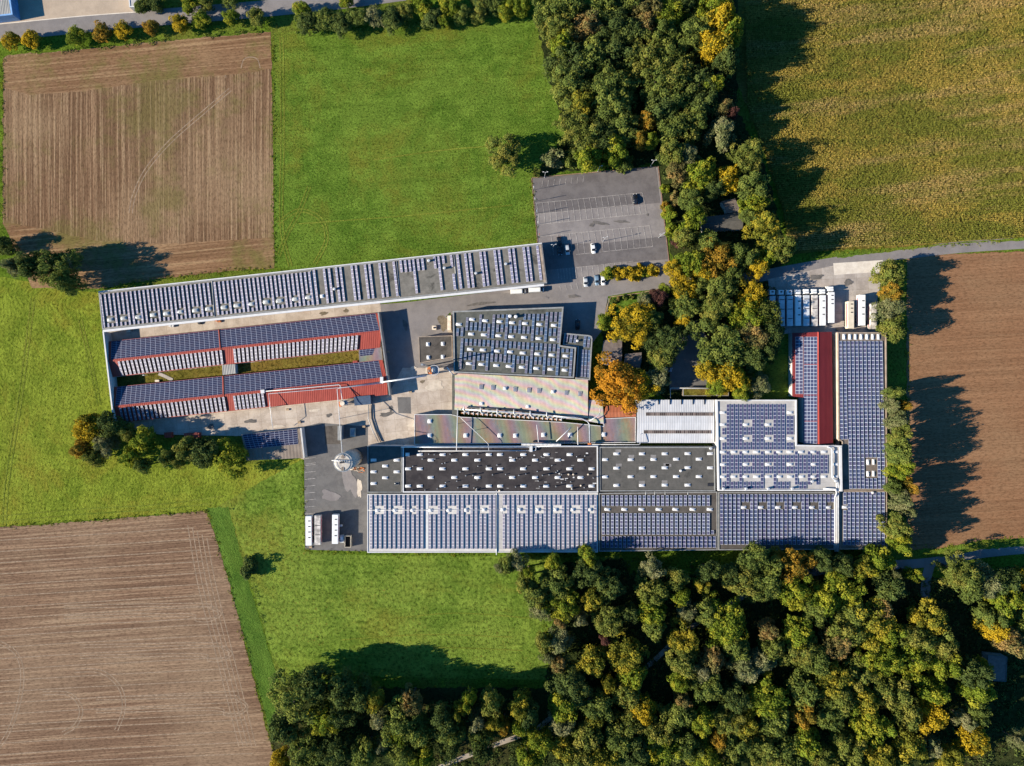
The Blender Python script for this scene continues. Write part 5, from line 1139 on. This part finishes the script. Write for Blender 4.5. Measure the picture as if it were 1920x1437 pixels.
# yard odds and ends
bm = bmesh.new(); p = W(*z8(165, 935)); box(bm, p, (1.8, 1.8, 1.0), 0, 0); cyl(bm, (p.x, p.y, 1.0), .4, .3, 12, 1); tag(obj('tank_cover', bm, [CREAM, DARK]), 'cream square tank cover with round lid on the drive', 'tank cover')
rr = random.Random(9)
for k, (x, y, lb) in enumerate(((1010, 915, 'pallets'), (870, 920, 'boards'), (665, 820, 'barrels'), (300, 862, 'crates'), (385, 858, 'crates'))):
    pass
for (x, y), lb in ((z6(690, 822), 'white drum pile on the yard strip under the long hall'), (z6(945, 790), 'dark stack on the yard strip under the long hall, right of the drums'), (z6(1105, 772), 'reddish crate stack on the yard strip under the long hall'), (z6(310, 862), 'yellowish crates at the shaded left end of the yard strip')):
    c = W(x, y); bm = bmesh.new()
    for q in range(4): box(bm, (c.x + rr.uniform(-.8, .8), c.y + rr.uniform(-.5, .5), 0), (1.0, .8, rr.uniform(.5, 1.3)), rr.uniform(-.3, .3), 0)
    tag(obj('crate_stack', bm, {'w': TRIMW, 'd': DARK, 'r': ORANGE, 'y': CREAM}[lb[0]]), lb, 'crates')
bm = bmesh.new(); p = W(278, 704); tube(bm, [p, p + Vector((0, 0, 4.2))], .1, 6); box(bm, (p.x, p.y, 4.1), (.8, .3, .15)); tag(obj('lamp_post', bm, TRIMW), 'thin white post standing in the mossy courtyard between the sheds', 'lamp post')
bm = bmesh.new(); box(bm, W(296, 714.5), (1.8, .9, .8)); tag(obj('crate', bm, CREAM), 'cream crate on the mossy courtyard between the sheds', 'crate')
PAL = plain('pallet_wood', (.36, .26, .17), .85, .15, var=.2, scale=2)
for k, (x, y, h_, lb) in enumerate(((770, 735, .8, 'pallet stack on the pale yard, left of the pastel workshop'), (540, 768, .6, 'low pallet stack under the red shed eaves, near the thin pipe'), (562, 792, .9, 'pallet stack beside the end wall of the small solar shed'), (683, 800, 1.1, 'pallet stack by the black hall, right of the tall grey cabinet'), (728, 660, .7, 'pallet stack in the shade right of the red sheds'), (1570, 618, .9, 'pallet stack between trucks and trailers at the red hall'), (583, 1026, .7, 'pallet stack at the bottom left corner of the asphalt lot'))):
    c = W(x, y); bm = bmesh.new()
    for q in range(int(h_ / .15)): box(bm, (c.x + rr.uniform(-.05, .05), c.y + rr.uniform(-.05, .05), q * .15), (1.2, .8, .12), rr.uniform(-.1, .1))
    tag(obj('pallet_stack', bm, PAL), lb, 'pallets')
for k, (px, py) in enumerate(((787, 756), (793, 756), (806, 757), (822, 753), (822, 760))):
    pass
for (x, y), lb in ((y5(905, 840), 'small faded red container in the shade of the left shrubs'), (y5(1118, 845), 'longer faded red container in the shade of the left shrubs')):
    c = W(x, y); bm = bmesh.new(); box(bm, c, (3 if 'small' in lb else 6.5, 2.3, 2.2), .05, 0, 1, .05); tag(obj('container', bm, RED), lb, 'container')
# ------------------------------------------------------------------ foliage
rng = np.random.default_rng(11)
def quads_mesh(name, cen, nrm, su, sv_, tint, updir=None):
    n = len(cen)
    nrm = nrm / (np.linalg.norm(nrm, axis=1, keepdims=True) + 1e-9)
    rv_ = rng.normal(size=(n, 3)) if updir is None else updir
    u = np.cross(nrm, rv_); u /= (np.linalg.norm(u, axis=1, keepdims=True) + 1e-9)
    v = np.cross(nrm, u)
    su = np.asarray(su).reshape(-1, 1) * np.ones((n, 1)); sv2 = np.asarray(sv_).reshape(-1, 1) * np.ones((n, 1))
    bend = nrm * (su * 0.25)
    P = np.stack([cen - u * su * .5 - v * sv2 * .35, cen + u * su * .35 - v * sv2 * .5 + bend, cen + u * su * .5 + v * sv2 * .4, cen - u * su * .4 + v * sv2 * .5 - bend], 1).reshape(-1, 3)
    me = bpy.data.meshes.new(name)
    me.vertices.add(4 * n); me.vertices.foreach_set('co', P.astype(np.float32).ravel())
    me.loops.add(4 * n); me.loops.foreach_set('vertex_index', np.arange(4 * n, dtype=np.int32))
    me.polygons.add(n); me.polygons.foreach_set('loop_start', np.arange(0, 4 * n, 4, dtype=np.int32))
    a = me.attributes.new('tint', 'FLOAT', 'FACE'); a.data.foreach_set('value', tint.astype(np.float32))
    me.update(calc_edges=True); return me
def dome_dirs(n, zmin):
    z = rng.uniform(zmin, 1, n); t = rng.uniform(0, 2 * np.pi, n); s = np.sqrt(1 - z * z)
    return np.stack([s * np.cos(t), s * np.sin(t), z], 1)
def crown_mesh(seed, nl=34, leaves=190, lr=(.22, .36), leaf=.075, zmin=-.35, core=.62, feather=False, pointy=0.0):
    """crown in unit radius: boughs (lobes) set over an uneven dome, each a shell of leaf sprays"""
    global rng
    rng = np.random.default_rng(seed)
    # uneven outline by a few angular harmonics
    ph = rng.uniform(0, 6.28, 4); am = rng.uniform(.04, .13, 4)
    d = dome_dirs(nl, zmin)
    ang = np.arctan2(d[:, 1], d[:, 0]); out = 1 + sum(am[k] * np.sin((k + 2) * ang + ph[k]) for k in range(4))
    rad = rng.uniform(core, .86, nl) * out
    L = d * rad[:, None]; L[:, 2] *= rng.uniform(.8, 1.15, nl)
    if pointy: L[:, :2] *= (1 - pointy * np.clip(L[:, 2:3], 0, 1))
    inner = dome_dirs(nl // 3, -.2) * rng.uniform(.15, .5, (nl // 3, 1))
    L = np.vstack([L, inner]); r = rng.uniform(lr[0], lr[1], len(L)); lt = rng.uniform(0, 1, len(L))
    C_, N_, T_, S_ = [], [], [], []
    for c, rr_, tt in zip(L, r, lt):
        m = int(leaves * (rr_ / lr[1]) ** 2)
        dd = dome_dirs(m, -.75)
        # cluster leaves in sub-sprays for a knobbly surface
        k = max(3, m // 14); cen = dome_dirs(k, -.6); idx = rng.integers(0, k, m)
        dd = cen[idx] * .75 + dd * .55; dd /= np.linalg.norm(dd, axis=1, keepdims=True)
        bump = rng.uniform(.8, 1.12, k)[idx]
        p = c + dd * (rr_ * bump * rng.uniform(.72, 1.05, m))[:, None] * np.array([1, 1, .85])
        C_.append(p); N_.append(dd * (.45 if feather else 1.0) + rng.normal(size=(m, 3)) * .42 + np.array([0, 0, .35]))
        T_.append(np.clip(tt * .75 + rng.uniform(0, .25, k)[idx] + rng.normal(size=m) * .06, 0, 1)); S_.append(rng.uniform(.6, 1.25, m))
    C_, N_, T_, S_ = np.vstack(C_), np.vstack(N_), np.concatenate(T_), np.concatenate(S_)
    return quads_mesh('crown', C_, N_, S_ * leaf * (.6 if feather else 1), S_ * leaf * (1.7 if feather else 1.1), T_)
def leafmat(name, a, b, amt, patch=1.2):
    t = NT(name, 0.85, 0.05)
    tint = t.n('Attribute', _attribute_name='tint').outputs['Fac']
    oi = t.n('ObjectInfo').outputs['Random']
    pz = t.noise(t.n('VectorMath', i0=t.pos(obj=True), i1=t.n('CombineXYZ', X=t.math('MULTIPLY', oi, 37.0)).outputs[0], _operation='ADD').outputs[0], patch, 2)
    f = t.math('ADD', t.math('MULTIPLY', tint, .5), t.math('MULTIPLY', pz, .8))
    f = t.ramp(f, .95 - amt * .7, 1.12 - amt * .7)
    c = t.mix(t.ramp(tint, 0, 1), tuple(x * .72 for x in a), tuple(x * 1.3 for x in a))
    c = t.mix(f, c, b)
    c = t.mix(t.math('MULTIPLY', oi, .22), c, tuple(x * .7 for x in a))
    t.col(c)
    tr = t.n('BsdfTranslucent'); t.t.links.new(c, tr.inputs[0])
    ms = t.n('MixShader', i0=.32); t.t.links.new(t.b.outputs[0], ms.inputs[1]); t.t.links.new(tr.outputs[0], ms.inputs[2])
    t.t.links.new(ms.outputs[0], t.t.nodes['Material Output'].inputs[0]); return t.m
LM = {'D': leafmat('leaf_dark_green', (0.077, 0.108, 0.030), (0.136, 0.164, 0.038), .4), 'G': leafmat('leaf_green', (0.118, 0.156, 0.035), (0.207, 0.228, 0.045), .45),
      'O': leafmat('leaf_olive', (0.149, 0.177, 0.036), (0.249, 0.228, 0.046), .45), 'Y': leafmat('leaf_yellow_green', (0.155, 0.204, 0.022), (0.320, 0.302, 0.029), .45),
      'A': leafmat('leaf_golden', (.180, .170, .022), (.470, .320, .020), .72), 'R': leafmat('leaf_amber', (.210, .165, .026), (.360, .205, .026), .6), 'X': leafmat('leaf_orange', (.260, .165, .022), (.500, .225, .020), .72), 'M': leafmat('leaf_mustard', (0.185, 0.192, 0.027), (0.370, 0.296, 0.032), .5),
      'B': leafmat('leaf_russet', (0.185, 0.167, 0.056), (0.308, 0.197, 0.068), .5), 'S': leafmat('leaf_grey_green', (0.174, 0.193, 0.076), (0.276, 0.262, 0.124), .5), 'P': leafmat('leaf_purple', (0.094, 0.044, 0.037), (.14, .06, 0.050), .4)}
CN = {'D': 'dark green', 'G': 'mid-green', 'O': 'olive', 'Y': 'yellow-green', 'A': 'golden', 'M': 'mustard-tinted', 'R': 'amber-tinted', 'X': 'bright orange', 'B': 'russet brown', 'S': 'grey-green', 'P': 'purple'}
BROAD = [crown_mesh(s, 36, 210, (.22, .36), .070) for s in (1, 2, 3, 4)] + [crown_mesh(5, 24, 300, (.28, .44), .066, -.3, .5), crown_mesh(6, 24, 300, (.28, .42), .068, -.2, .55)]
BIG = [crown_mesh(s, 62, 170, (.15, .27), .048) for s in (7, 8, 9)]
SOFT = [crown_mesh(s, 30, 260, (.20, .34), .060, -.3, .45, True, .25) for s in (10, 11, 12)]
SHRUB = [crown_mesh(s, 18, 190, (.28, .42), .095, 0.0, .45) for s in (13, 14)]
BARK = plain('bark', (.10, .08, .06), .9, .1, var=.2, scale=2)
def trunk_mesh(seed):
    r_ = random.Random(seed); bm = bmesh.new()
    tube(bm, [(0, 0, -.02), (.03 * r_.uniform(-1, 1), .03 * r_.uniform(-1, 1), .4), (.05 * r_.uniform(-1, 1), .05, .85)], .055, 8, 0, .02)
    for k in range(6):
        a = k * 1.05 + r_.uniform(-.3, .3); z = r_.uniform(.32, .6); l = r_.uniform(.18, .3)
        tube(bm, [(0, 0, z), (math.cos(a) * l * .5, math.sin(a) * l * .5, z + .08), (math.cos(a) * l, math.sin(a) * l, z + .22)], .022, 5, 0, .006)
    me = bpy.data.meshes.new('trunk'); bmesh.ops.recalc_face_normals(bm, faces=bm.faces[:]); bm.to_mesh(me); bm.free(); me.materials.append(BARK); return me
TRK = [trunk_mesh(k) for k in range(4)]
for m in BROAD + BIG + SOFT + SHRUB: m.materials.append(LM['G'])
tr_ = random.Random(4)
def tree(label, px, py, rp, col, h, cat='tree', name=None, group=None, sy=1.0, low=False):
    r = rp * S * (1.1 if group and 'wood' in group or group and 'trees of' in group else 1.03); zc = h * .62
    p = W(px, py, zc); shrub = cat != 'tree'
    name = name or ('shrub' if shrub else 'broadleaf_tree')
    t = thing(name, label, cat, (p.x, p.y, 0), 0, group)
    me = tr_.choice(SHRUB if shrub else SOFT if col == 'S' else BIG if r > 7.2 else BROAD)
    c = bpy.data.objects.new('crown', me); C.objects.link(c); c.parent = t
    bot = 0.0 if shrub else h * (.12 if low else .2); half = (h - bot) / (1.0 if shrub else 1.55)
    c.scale = (r * tr_.uniform(.9, 1.1), r * sy * tr_.uniform(.9, 1.1), half); c.location = (0, 0, bot + (0 if shrub else half * .5)); c.rotation_euler = (0, 0, tr_.uniform(0, 6.28))
    if sy != 1.0: c.rotation_euler = (0, 0, tr_.choice((0, math.pi)))
    c.material_slots[0].link = 'OBJECT'; c.material_slots[0].material = LM[col]
    if not shrub:
        k = bpy.data.objects.new('trunk', tr_.choice(TRK)); C.objects.link(k); k.parent = t; k.scale = (h * .55, h * .55, h * .8); k.rotation_euler = (0, 0, tr_.uniform(0, 6))
    return t
ORD = ['first', 'second', 'third', 'fourth', 'fifth', 'sixth', 'seventh', 'eighth', 'ninth', 'tenth', 'eleventh', 'twelfth', 'thirteenth']
NUM = ['', 'one', 'two', 'three', 'four', 'five', 'six', 'seven', 'eight', 'nine', 'ten', 'eleven', 'twelve', 'thirteen']
def grove(area, data, hf, group, cat='tree', noun=None, low=False):
    """data: 'px,py,r,colour' items; every label names colour, rank from the left and the grove"""
    T = []
    for it in data.split():
        q = it.split(','); T.append((float(q[0]), float(q[1]), float(q[2]), q[3], float(q[4]) if len(q) > 4 else None))
    T.sort()
    cnt = {}
    for x in T: cnt[x[3]] = cnt.get(x[3], 0) + 1
    seen = {}
    for px, py, rp, col, hh in T:
        k = seen.get(col, 0); seen[col] = k + 1; n = cnt[col]; nn = noun or cat
        if n == 1: lb = f'only {CN[col]} {nn} {area}'
        else: lb = f'{ORD[k]} from left of {NUM[n]} {CN[col]} {nn}s {area}'
        tree(lb, px, py, rp, col, hh or hf(rp * S), cat, None, group, 1.0, low)
wood = lambda r: min(21, 15 + r * .55)
grove('along the top road', '18,76,17,A 57,73,17,A 141,66,18,Y 191,58,17,R 229,55,16,A 282,50,15,R 336,41,16,A 376,35,16,Y 432,31,16,Y 480,29,18,O 564,16,16,Y 648,2,14,Y', lambda r: 7.5, 'small trees lining the top road')
grove('beyond the top road', '268,10,15,G 290,4,18,D 355,6,17,Y 388,4,15,O 430,-4,18,G', lambda r: 7, 'trees beyond the top road')
grove('hedging the top meadow', '576,42,20,D 610,36,22,G 640,44,20,D 668,34,20,G 700,28,22,S 735,36,22,D 762,20,18,O 790,10,22,Y 812,34,20,D 845,14,22,Y 830,40,12,Y 868,28,16,G 900,22,18,O 925,10,20,G 950,14,18,Y 978,12,22,Y 905,0,20,D', lambda r: 7 + r * .4, 'hedge trees above the meadow')
grove('at the top of the upper wood', '1034,16,33,G 1070,11,28,G 1048,54,30,O 1053,84,24,Y 1102,46,27,B 1129,14,28,G 1154,49,26,D 1211,14,28,B 1210,48,20,B 1251,30,30,Y 1243,60,24,G 1180,-6,28,G 1290,0,30,D 1335,14,30,Y,22 1352,41,28,A,23 1306,66,38,G 1341,86,28,A,23 1368,62,24,Y,23', wood, 'trees of the upper wood')
grove('in the middle of the upper wood', '1070,117,38,D 1148,98,36,D 1110,105,28,G 1068,160,34,G 1143,163,40,G 1210,108,38,O 1251,100,32,G 1265,140,36,O 1224,155,36,G 1265,190,36,G 1238,206,28,D 1308,160,34,D 1335,160,18,Y 1319,195,26,D 1185,60,24,D 1360,114,24,D,22', wood, 'trees of the upper wood')
grove('at the upper wood\'s lower end', '1088,198,24,M 1075,233,30,O 1148,203,42,G 1165,239,34,G 1102,262,30,O 1132,252,28,D 1154,280,22,Y 1213,228,16,R 1200,262,14,R 1219,263,13,Y 1257,244,26,G 1287,239,26,O 1306,224,22,G 1357,204,15,B 1373,212,9,P 1357,246,30,S 1260,282,20,O 1100,296,22,Y', wood, 'trees of the upper wood')
grove('above the car park', '1037,295,23,S 1070,300,17,G 1007,322,9,O 1174,304,19,G 1135,300,16,Y 1240,292,14,D', lambda r: 5 + r * .8, 'bushes above the car park', 'shrub', 'bush')
tree('lone olive-gold tree standing in the green meadow', 945, 285, 33, 'O', 15, 'tree', None, None, 1.2, True)
grove('in the grove around the grey house', '1292,290,28,S 1270,323,20,B 1314,326,30,Y 1365,334,26,A 1403,296,32,O,19 1411,345,30,G,19 1414,380,24,Y 1296,372,22,G 1340,352,20,D 1433,425,33,M,20 1300,412,22,Y 1285,445,20,O 1330,452,22,G 1405,408,18,G 1463,465,26,O,18 1442,480,22,Y', lambda r: 9 + r, 'trees around the grey house')
grove('right of the car park', '1248,350,11,Y 1268,372,15,B 1256,400,16,Y 1265,428,18,Y 1274,455,14,P 1250,385,11,R', lambda r: 3.5 + r * .5, 'bushes right of the car park', 'shrub', 'bush')
grove('below the car park', '1141,512,15,Y 1153,507,12,A 1164,517,15,A 1177,509,14,A 1189,515,17,A 1200,505,13,A 1212,513,12,Y 1223,507,15,A', lambda r: 4, 'golden shrubs by the drive', 'shrub', 'shrub')
grove('below the grey house', '1263,500,18,A 1294,492,28,Y 1346,487,33,R 1318,510,18,A 1396,484,26,G 1420,500,22,A 1372,520,22,G', lambda r: 9 + r, 'trees below the grey house')
grove('above the shady yard', '1284,541,27,A 1312,535,18,G 1246,541,11,Y 1210,563,17,S 1234,556,17,P 1286,573,30,G 1282,598,16,A 1290,615,16,D', lambda r: 7 + r * .7, 'trees above the shady yard')
grove('left of the parked trucks', '1352,540,26,G 1346,570,34,O 1407,552,32,A 1402,590,36,Y 1335,592,24,O 1352,646,46,G 1413,627,28,B 1440,590,24,O 1450,622,26,D 1325,690,24,A 1367,704,30,A 1345,725,18,Y 1388,730,20,Y 1423,722,22,S 1413,668,26,D 1340,675,20,Y 1440,655,20,D', lambda r: 9 + r * .9, 'trees left of the parked trucks')
grove('round the brown-roofed houses', '1184,608,44,A 1133,603,16,Y 1164,722,52,X 1200,724,34,A 1250,642,36,D 1242,672,24,O 1234,713,25,S 1226,600,18,G', lambda r: 8 + r * .65, 'trees round the brown-roofed houses')
grove('right of the solar halls', '1674,738,12,G 1674,757,17,S 1682,786,20,S 1695,760,10,R 1686,815,20,O 1687,848,23,G 1689,880,20,Y 1701,912,14,R 1677,914,14,G 1690,937,24,S 1705,960,15,S 1681,987,22,O 1687,1020,20,Y', lambda r: 13.5 + r * 1.5, 'hedge trees right of the solar halls')
grove('in the hedge beside the trailers', '1667,515,29,O 1672,548,20,R 1670,577,28,S 1676,617,23,O', lambda r: 14 + r * .4, 'hedge trees beside the trailers')
grove('below the upper ploughed field', '22,498,20,S 55,497,25,D 102,500,38,G 122,530,22,G 5,458,20,D,10', lambda r: 17.5 + r * .4, 'trees below the ploughed field', 'tree', None, True)
grove('left of the red sheds', '161,803,28,A 152,842,20,R 193,830,26,S 205,798,26,D 239,813,15,O 270,824,25,Y 245,856,20,Y 266,874,14,G 176,860,16,O', lambda r: 10 + r * .7, 'trees at the left corner of the red sheds', 'tree', None, True)
grove('below the small solar shed', '312,859,16,G 347,847,23,O 384,850,28,D 428,861,34,Y 330,866,13,O', lambda r: 10 + r * .7, 'trees below the small solar shed', 'tree', None, True)
tree('lone dark round bush on the field ditch, casting a round shadow', 464, 1067, 17, 'D', 5.5, 'shrub', None, None, 1.5)
grove('in the lower left wood', '553,1310,44,G,23 532,1368,26,D 588,1284,28,D,23 611,1352,30,Y 645,1338,30,D 570,1408,32,G 527,1430,18,A 640,1292,26,D,22 676,1302,24,D,20 536,1378,12,B 625,1410,34,D 590,1440,30,G', wood, 'trees of the lower left wood')
grove('in the lower shaded strip', '702,1314,18,M 713,1348,20,S 771,1316,20,B 751,1355,36,G 748,1380,18,Y 783,1370,24,G 719,1393,14,S 684,1411,24,G 754,1412,30,G 794,1420,22,Y 830,1350,26,D 848,1372,23,G 862,1332,13,M 878,1314,13,Y 897,1350,20,S 923,1317,21,O 927,1352,15,M 903,1378,20,G 976,1323,19,M 973,1360,16,Y 946,1362,11,R 845,1400,18,D 905,1410,20,D 990,1340,20,D', lambda r: 17.5 + r * .8, 'trees of the shaded strip')
grove('below the white solar hall', '938,1066,12,S 984,1092,19,O 1004,1112,22,G 1016,1148,22,S 1022,1204,18,O 1026,1232,14,S 969,1054,21,S 950,1060,17,G 992,1074,14,Y 1036,1054,15,Y 1103,1044,18,Y 1042,1096,34,G 1012,1118,20,O 1056,1137,33,Y 1104,1076,32,D 1112,1125,22,M 1141,1163,32,O 1088,1160,18,S 1050,1166,12,B 1135,1200,9,P 1046,1203,30,S 1048,1245,16,B 1145,1100,28,D', wood, 'trees below the white solar hall')
grove('below the grey solar hall', '1222,1068,26,S 1222,1108,29,O 1222,1150,28,Y 1228,1178,20,G 1269,1088,20,O 1275,1118,19,Y 1292,1150,21,S 1317,1099,15,M 1362,1166,44,Y 1325,1148,22,G 1330,1070,20,D 1180,1150,18,D', wood, 'trees below the grey solar hall')
grove('below the wooded end of the halls', '1415,1050,28,G 1485,1060,33,R 1395,1087,33,O 1432,1098,34,G 1490,1108,30,Y 1448,1060,22,G 1368,1080,18,D 1540,1050,20,D 1615,1064,22,M 1644,1050,25,Y 1676,1076,10,S 1713,1078,11,Y 1580,1060,20,D 1668,1102,26,D', wood, 'trees below the wooded end of the halls')
grove('in the heart of the lower wood', '1112,1242,25,M 1170,1228,36,M 1141,1284,15,M 1187,1268,26,Y 1071,1288,40,D 1059,1322,28,Y 1120,1326,28,G 1115,1350,18,M 1176,1300,26,O 1205,1329,24,A 1284,1201,30,M 1281,1242,28,O 1275,1272,20,Y 1316,1258,23,S 1336,1238,22,B 1324,1290,26,G 1397,1256,32,S 1432,1240,26,S 1447,1215,22,O 1441,1182,17,B 1281,1314,15,B 1380,1215,24,G', wood, 'trees in the heart of the lower wood')
grove('at the lower wood\'s bottom left', '1012,1390,26,Y 989,1422,24,Y 1056,1402,24,M 1053,1362,24,S 1100,1382,28,O 1085,1425,26,O 1158,1390,28,G 1132,1422,26,M 1179,1362,30,O 1193,1410,28,D 1237,1370,32,O 1243,1408,30,Y 1210,1440,24,G', wood, 'trees at the bottom of the lower wood')
grove('at the lower wood\'s bottom centre', '1275,1340,26,G 1316,1352,29,Y 1368,1350,32,O 1397,1360,19,M 1348,1390,16,R 1284,1402,30,G 1324,1428,30,Y 1383,1398,32,G 1426,1408,32,O 1441,1312,36,Y 1453,1352,26,G 1470,1402,30,G 1380,1310,30,D 1473,1440,26,O 1370,1440,24,O', wood, 'trees at the bottom of the lower wood')
grove('in the right part of the lower wood', '1586,1104,40,Y 1545,1128,28,Y 1531,1150,20,G 1496,1187,27,Y 1499,1222,32,O 1568,1210,30,B 1582,1182,28,O 1632,1165,42,M 1661,1192,30,Y 1654,1140,18,B 1742,1163,32,M 1719,1196,28,O 1763,1210,35,O 1771,1247,28,Y 1713,1237,32,Y 1650,1237,36,Y 1600,1150,24,G 1530,1240,26,G', wood, 'trees in the right part of the lower wood')
grove('at the lower wood\'s right corner', '1615,1268,32,O 1563,1276,36,M 1574,1308,30,O 1510,1296,30,G 1507,1338,24,R 1560,1335,28,G 1621,1312,28,M 1676,1298,30,O 1745,1296,26,Y 1742,1345,28,A 1702,1340,28,O 1632,1362,42,Y 1592,1400,30,O 1647,1420,34,M 1705,1398,30,M 1748,1402,24,S 1780,1425,24,M 1690,1440,26,G 1510,1395,30,Y 1545,1428,30,O 1600,1440,24,G', wood, 'trees near the lower right corner')
grove('at the far right by the lower road', '1798,1072,34,O 1818,1098,30,G 1849,1098,38,S 1890,1130,36,Y 1861,1158,24,G 1864,1178,22,A 1899,1206,30,B 1917,1084,18,A 1824,1391,28,A 1815,1354,22,S 1836,1333,20,G 1829,1293,28,Y,22 1822,1262,26,D,24 1839,1249,14,Y 1914,1394,18,S 1880,1090,30,D 1930,1160,34,G', wood, 'trees at the far right')
# shrubs on the garden island and field margins
grove('round the little garden lawn', '1150,566,7,G 1160,560,6,B 1172,558,6,G 1147,580,7,D 1143,592,6,P 1184,558,6,O', lambda r: 1.8, 'garden shrubs', 'shrub', 'shrub')
def scatter(polys, n, seed):
    r_ = np.random.default_rng(seed); out = []
    for poly in polys:
        P = [W(*p) for p in poly]; xs_ = [p.x for p in P]; ys_ = [p.y for p in P]
        a = abs(poly_area(P)); k = int(n * a)
        pts = np.stack([r_.uniform(min(xs_), max(xs_), k * 3), r_.uniform(min(ys_), max(ys_), k * 3)], 1)
        ins = np.zeros(len(pts), bool)
        for i in range(len(P)):
            a_, b_ = P[i - 1], P[i]
            cond = ((a_.y > pts[:, 1]) != (b_.y > pts[:, 1]))
            with np.errstate(divide='ignore', invalid='ignore'):
                ins ^= cond & (pts[:, 0] < (b_.x - a_.x) * (pts[:, 1] - a_.y) / (b_.y - a_.y + 1e-12) + a_.x)
        out.append(pts[ins])
    return np.vstack(out)
def clumps(name, pts, hgt, rad, per, leaf, m, seed, kind='stuff'):
    global rng
    rng = np.random.default_rng(seed); n = len(pts)
    hs_ = rng.uniform(*hgt, n); rs_ = rng.uniform(*rad, n); tt = rng.uniform(0, 1, n)
    d = dome_dirs(n * per, 0.0).reshape(n, per, 3)
    c = np.concatenate([pts, np.zeros((n, 1))], 1)[:, None, :] + d * np.stack([rs_, rs_, hs_], 1)[:, None, :]
    nr = d + rng.normal(size=d.shape) * .5
    me = quads_mesh(name, c.reshape(-1, 3), nr.reshape(-1, 3), rng.uniform(.6, 1.3, n * per) * leaf, rng.uniform(.6, 1.3, n * per) * leaf, np.repeat(tt, per))
    me.materials.append(m); o = bpy.data.objects.new(name, me); C.objects.link(o); tag(o, kind=kind); return o
UW = [[(1010, 30), (1380, -40), (1385, 120), (1375, 210), (1430, 320), (1460, 470), (1440, 515), (1285, 470), (1240, 310), (1040, 315), (1062, 240)], [(1030, 1080), (1160, 1050), (1700, 1066), (1730, 1085), (1930, 1060), (1960, 1450), (540, 1450), (545, 1290), (640, 1320), (1030, 1310), (1045, 1190)], [(1335, 530), (1450, 530), (1470, 610), (1440, 720), (1335, 735)]]
uo = clumps('undergrowth', scatter(UW, 0.05, 3), (.6, 2.6), (.8, 2.2), 26, .5, LM['D'], 5); tag(uo, 'dark low undergrowth covering the floor of the woods', 'undergrowth')
VG = [[(60, 100), (300, 74), (505, 52), (505, 62), (300, 82), (80, 104)], [(540, 60), (700, 50), (860, 36), (1000, 26), (1000, 34), (860, 44), (700, 58), (545, 68)]]
vo = clumps('hedge_bank', scatter(VG, .35, 8), (.4, 1.2), (.5, 1.2), 22, .35, LM['G'], 9); tag(vo, 'overgrown green bank between top road and fields', 'bank')
DT = [[(432, 948), (436, 948), (470, 1075), (522, 1258), (518, 1260), (466, 1078)]]
do = clumps('ditch_weeds', scatter(DT, 1.5, 10), (.4, 1.2), (.4, .9), 18, .28, LM['D'], 12); tag(do, 'dark weeds lining the field ditch', 'weeds')
def along(lines, per_m, spread, seed):
    r_ = random.Random(seed); out = []
    for ln in lines:
        P = [W(*p) for p in ln]
        for a_, b_ in zip(P, P[1:]):
            d = b_ - a_; n = Vector((-d.y, d.x, 0)).normalized()
            for _ in range(int(d.length * per_m)): q = a_ + d * r_.random() + n * r_.gauss(0, spread); out.append((q.x, q.y))
    return np.array(out)
mg = clumps('field_margin', along([[(512, 64), (513, 300), (515, 502), (430, 508), (300, 522), (190, 540)], [(0, 989), (250, 970), (387, 958), (402, 1000), (440, 1130), (480, 1290), (518, 1430)], [(5, 110), (6, 410)],
     [(1700, 485), (1705, 1020), (1755, 1030), (1850, 1012), (1918, 1008)], [(1560, 473), (1800, 458), (1918, 447)], [(997, 336), (1008, 455)], [(570, 862), (571, 1033), (690, 1036), (925, 1040)], [(1040, 80), (1050, 200), (1062, 255)], [(1028, 1275), (1025, 1180), (985, 1090)]], 1.3, .55, 31), (.15, .6), (.25, .7), 14, .22, LM['Y'], 33)
tag(mg, 'ragged grassy margin along the field borders', 'grass')
# ripe maize, row by row
def maize():
    global rng
    rng = np.random.default_rng(21)
    a = scatter([[(1395, -30), (1945, -30), (1945, 440), (1790, 455), (1560, 466), (1475, 472), (1468, 400), (1440, 300), (1400, 200)]], 3.4, 20)
    th = R(4); ca, sa = math.cos(th), math.sin(th)
    u = a[:, 0] * ca + a[:, 1] * sa; v = -a[:, 0] * sa + a[:, 1] * ca
    v = np.round(v / .85) * .85 + rng.normal(size=len(v)) * .07
    p = np.stack([u * ca - v * sa, u * sa + v * ca], 1); n = len(p); per = 3
    cc = np.repeat(np.concatenate([p, rng.uniform(1.2, 1.9, (n, 1))], 1), per, 0) + rng.normal(size=(n * per, 3)) * np.array([.16, .12, .25])
    nr = rng.normal(size=(n * per, 3)) * .6 + np.array([-.2, 0, .8])
    me = quads_mesh('maize', cc, nr, rng.uniform(.12, .22, n * per), rng.uniform(.4, .75, n * per), np.repeat(rng.uniform(0, 1, n), per)); return me
def maizemat():
    t = NT('maize_leaf', .9, .03)
    tint = t.n('Attribute', _attribute_name='tint').outputs['Fac']
    big = t.ramp(t.noise(t.pos(R(6), (.5, 1, 1)), .05, 7, .72, .3), .44, .60)
    band = t.ramp(t.noise(t.pos(R(8), (.12, 1, 1)), .09, 6, .68), .48, .62)
    c = t.mix(big, (.190, .185, .030), (.400, .275, .060))
    c = t.mix(t.math('MULTIPLY', band, .6), c, (.560, .340, .150))
    c = t.mix(t.ramp(tint, .35, 1.0), t.mix(.6, c, (.100, .115, .020)), c)
    t.col(c); return t.m
me = maize(); me.materials.append(maizemat()); mo = bpy.data.objects.new('maize', me); C.objects.link(mo)
tag(mo, 'ripe yellowing maize crop filling the upper right field', 'maize', kind='stuff')
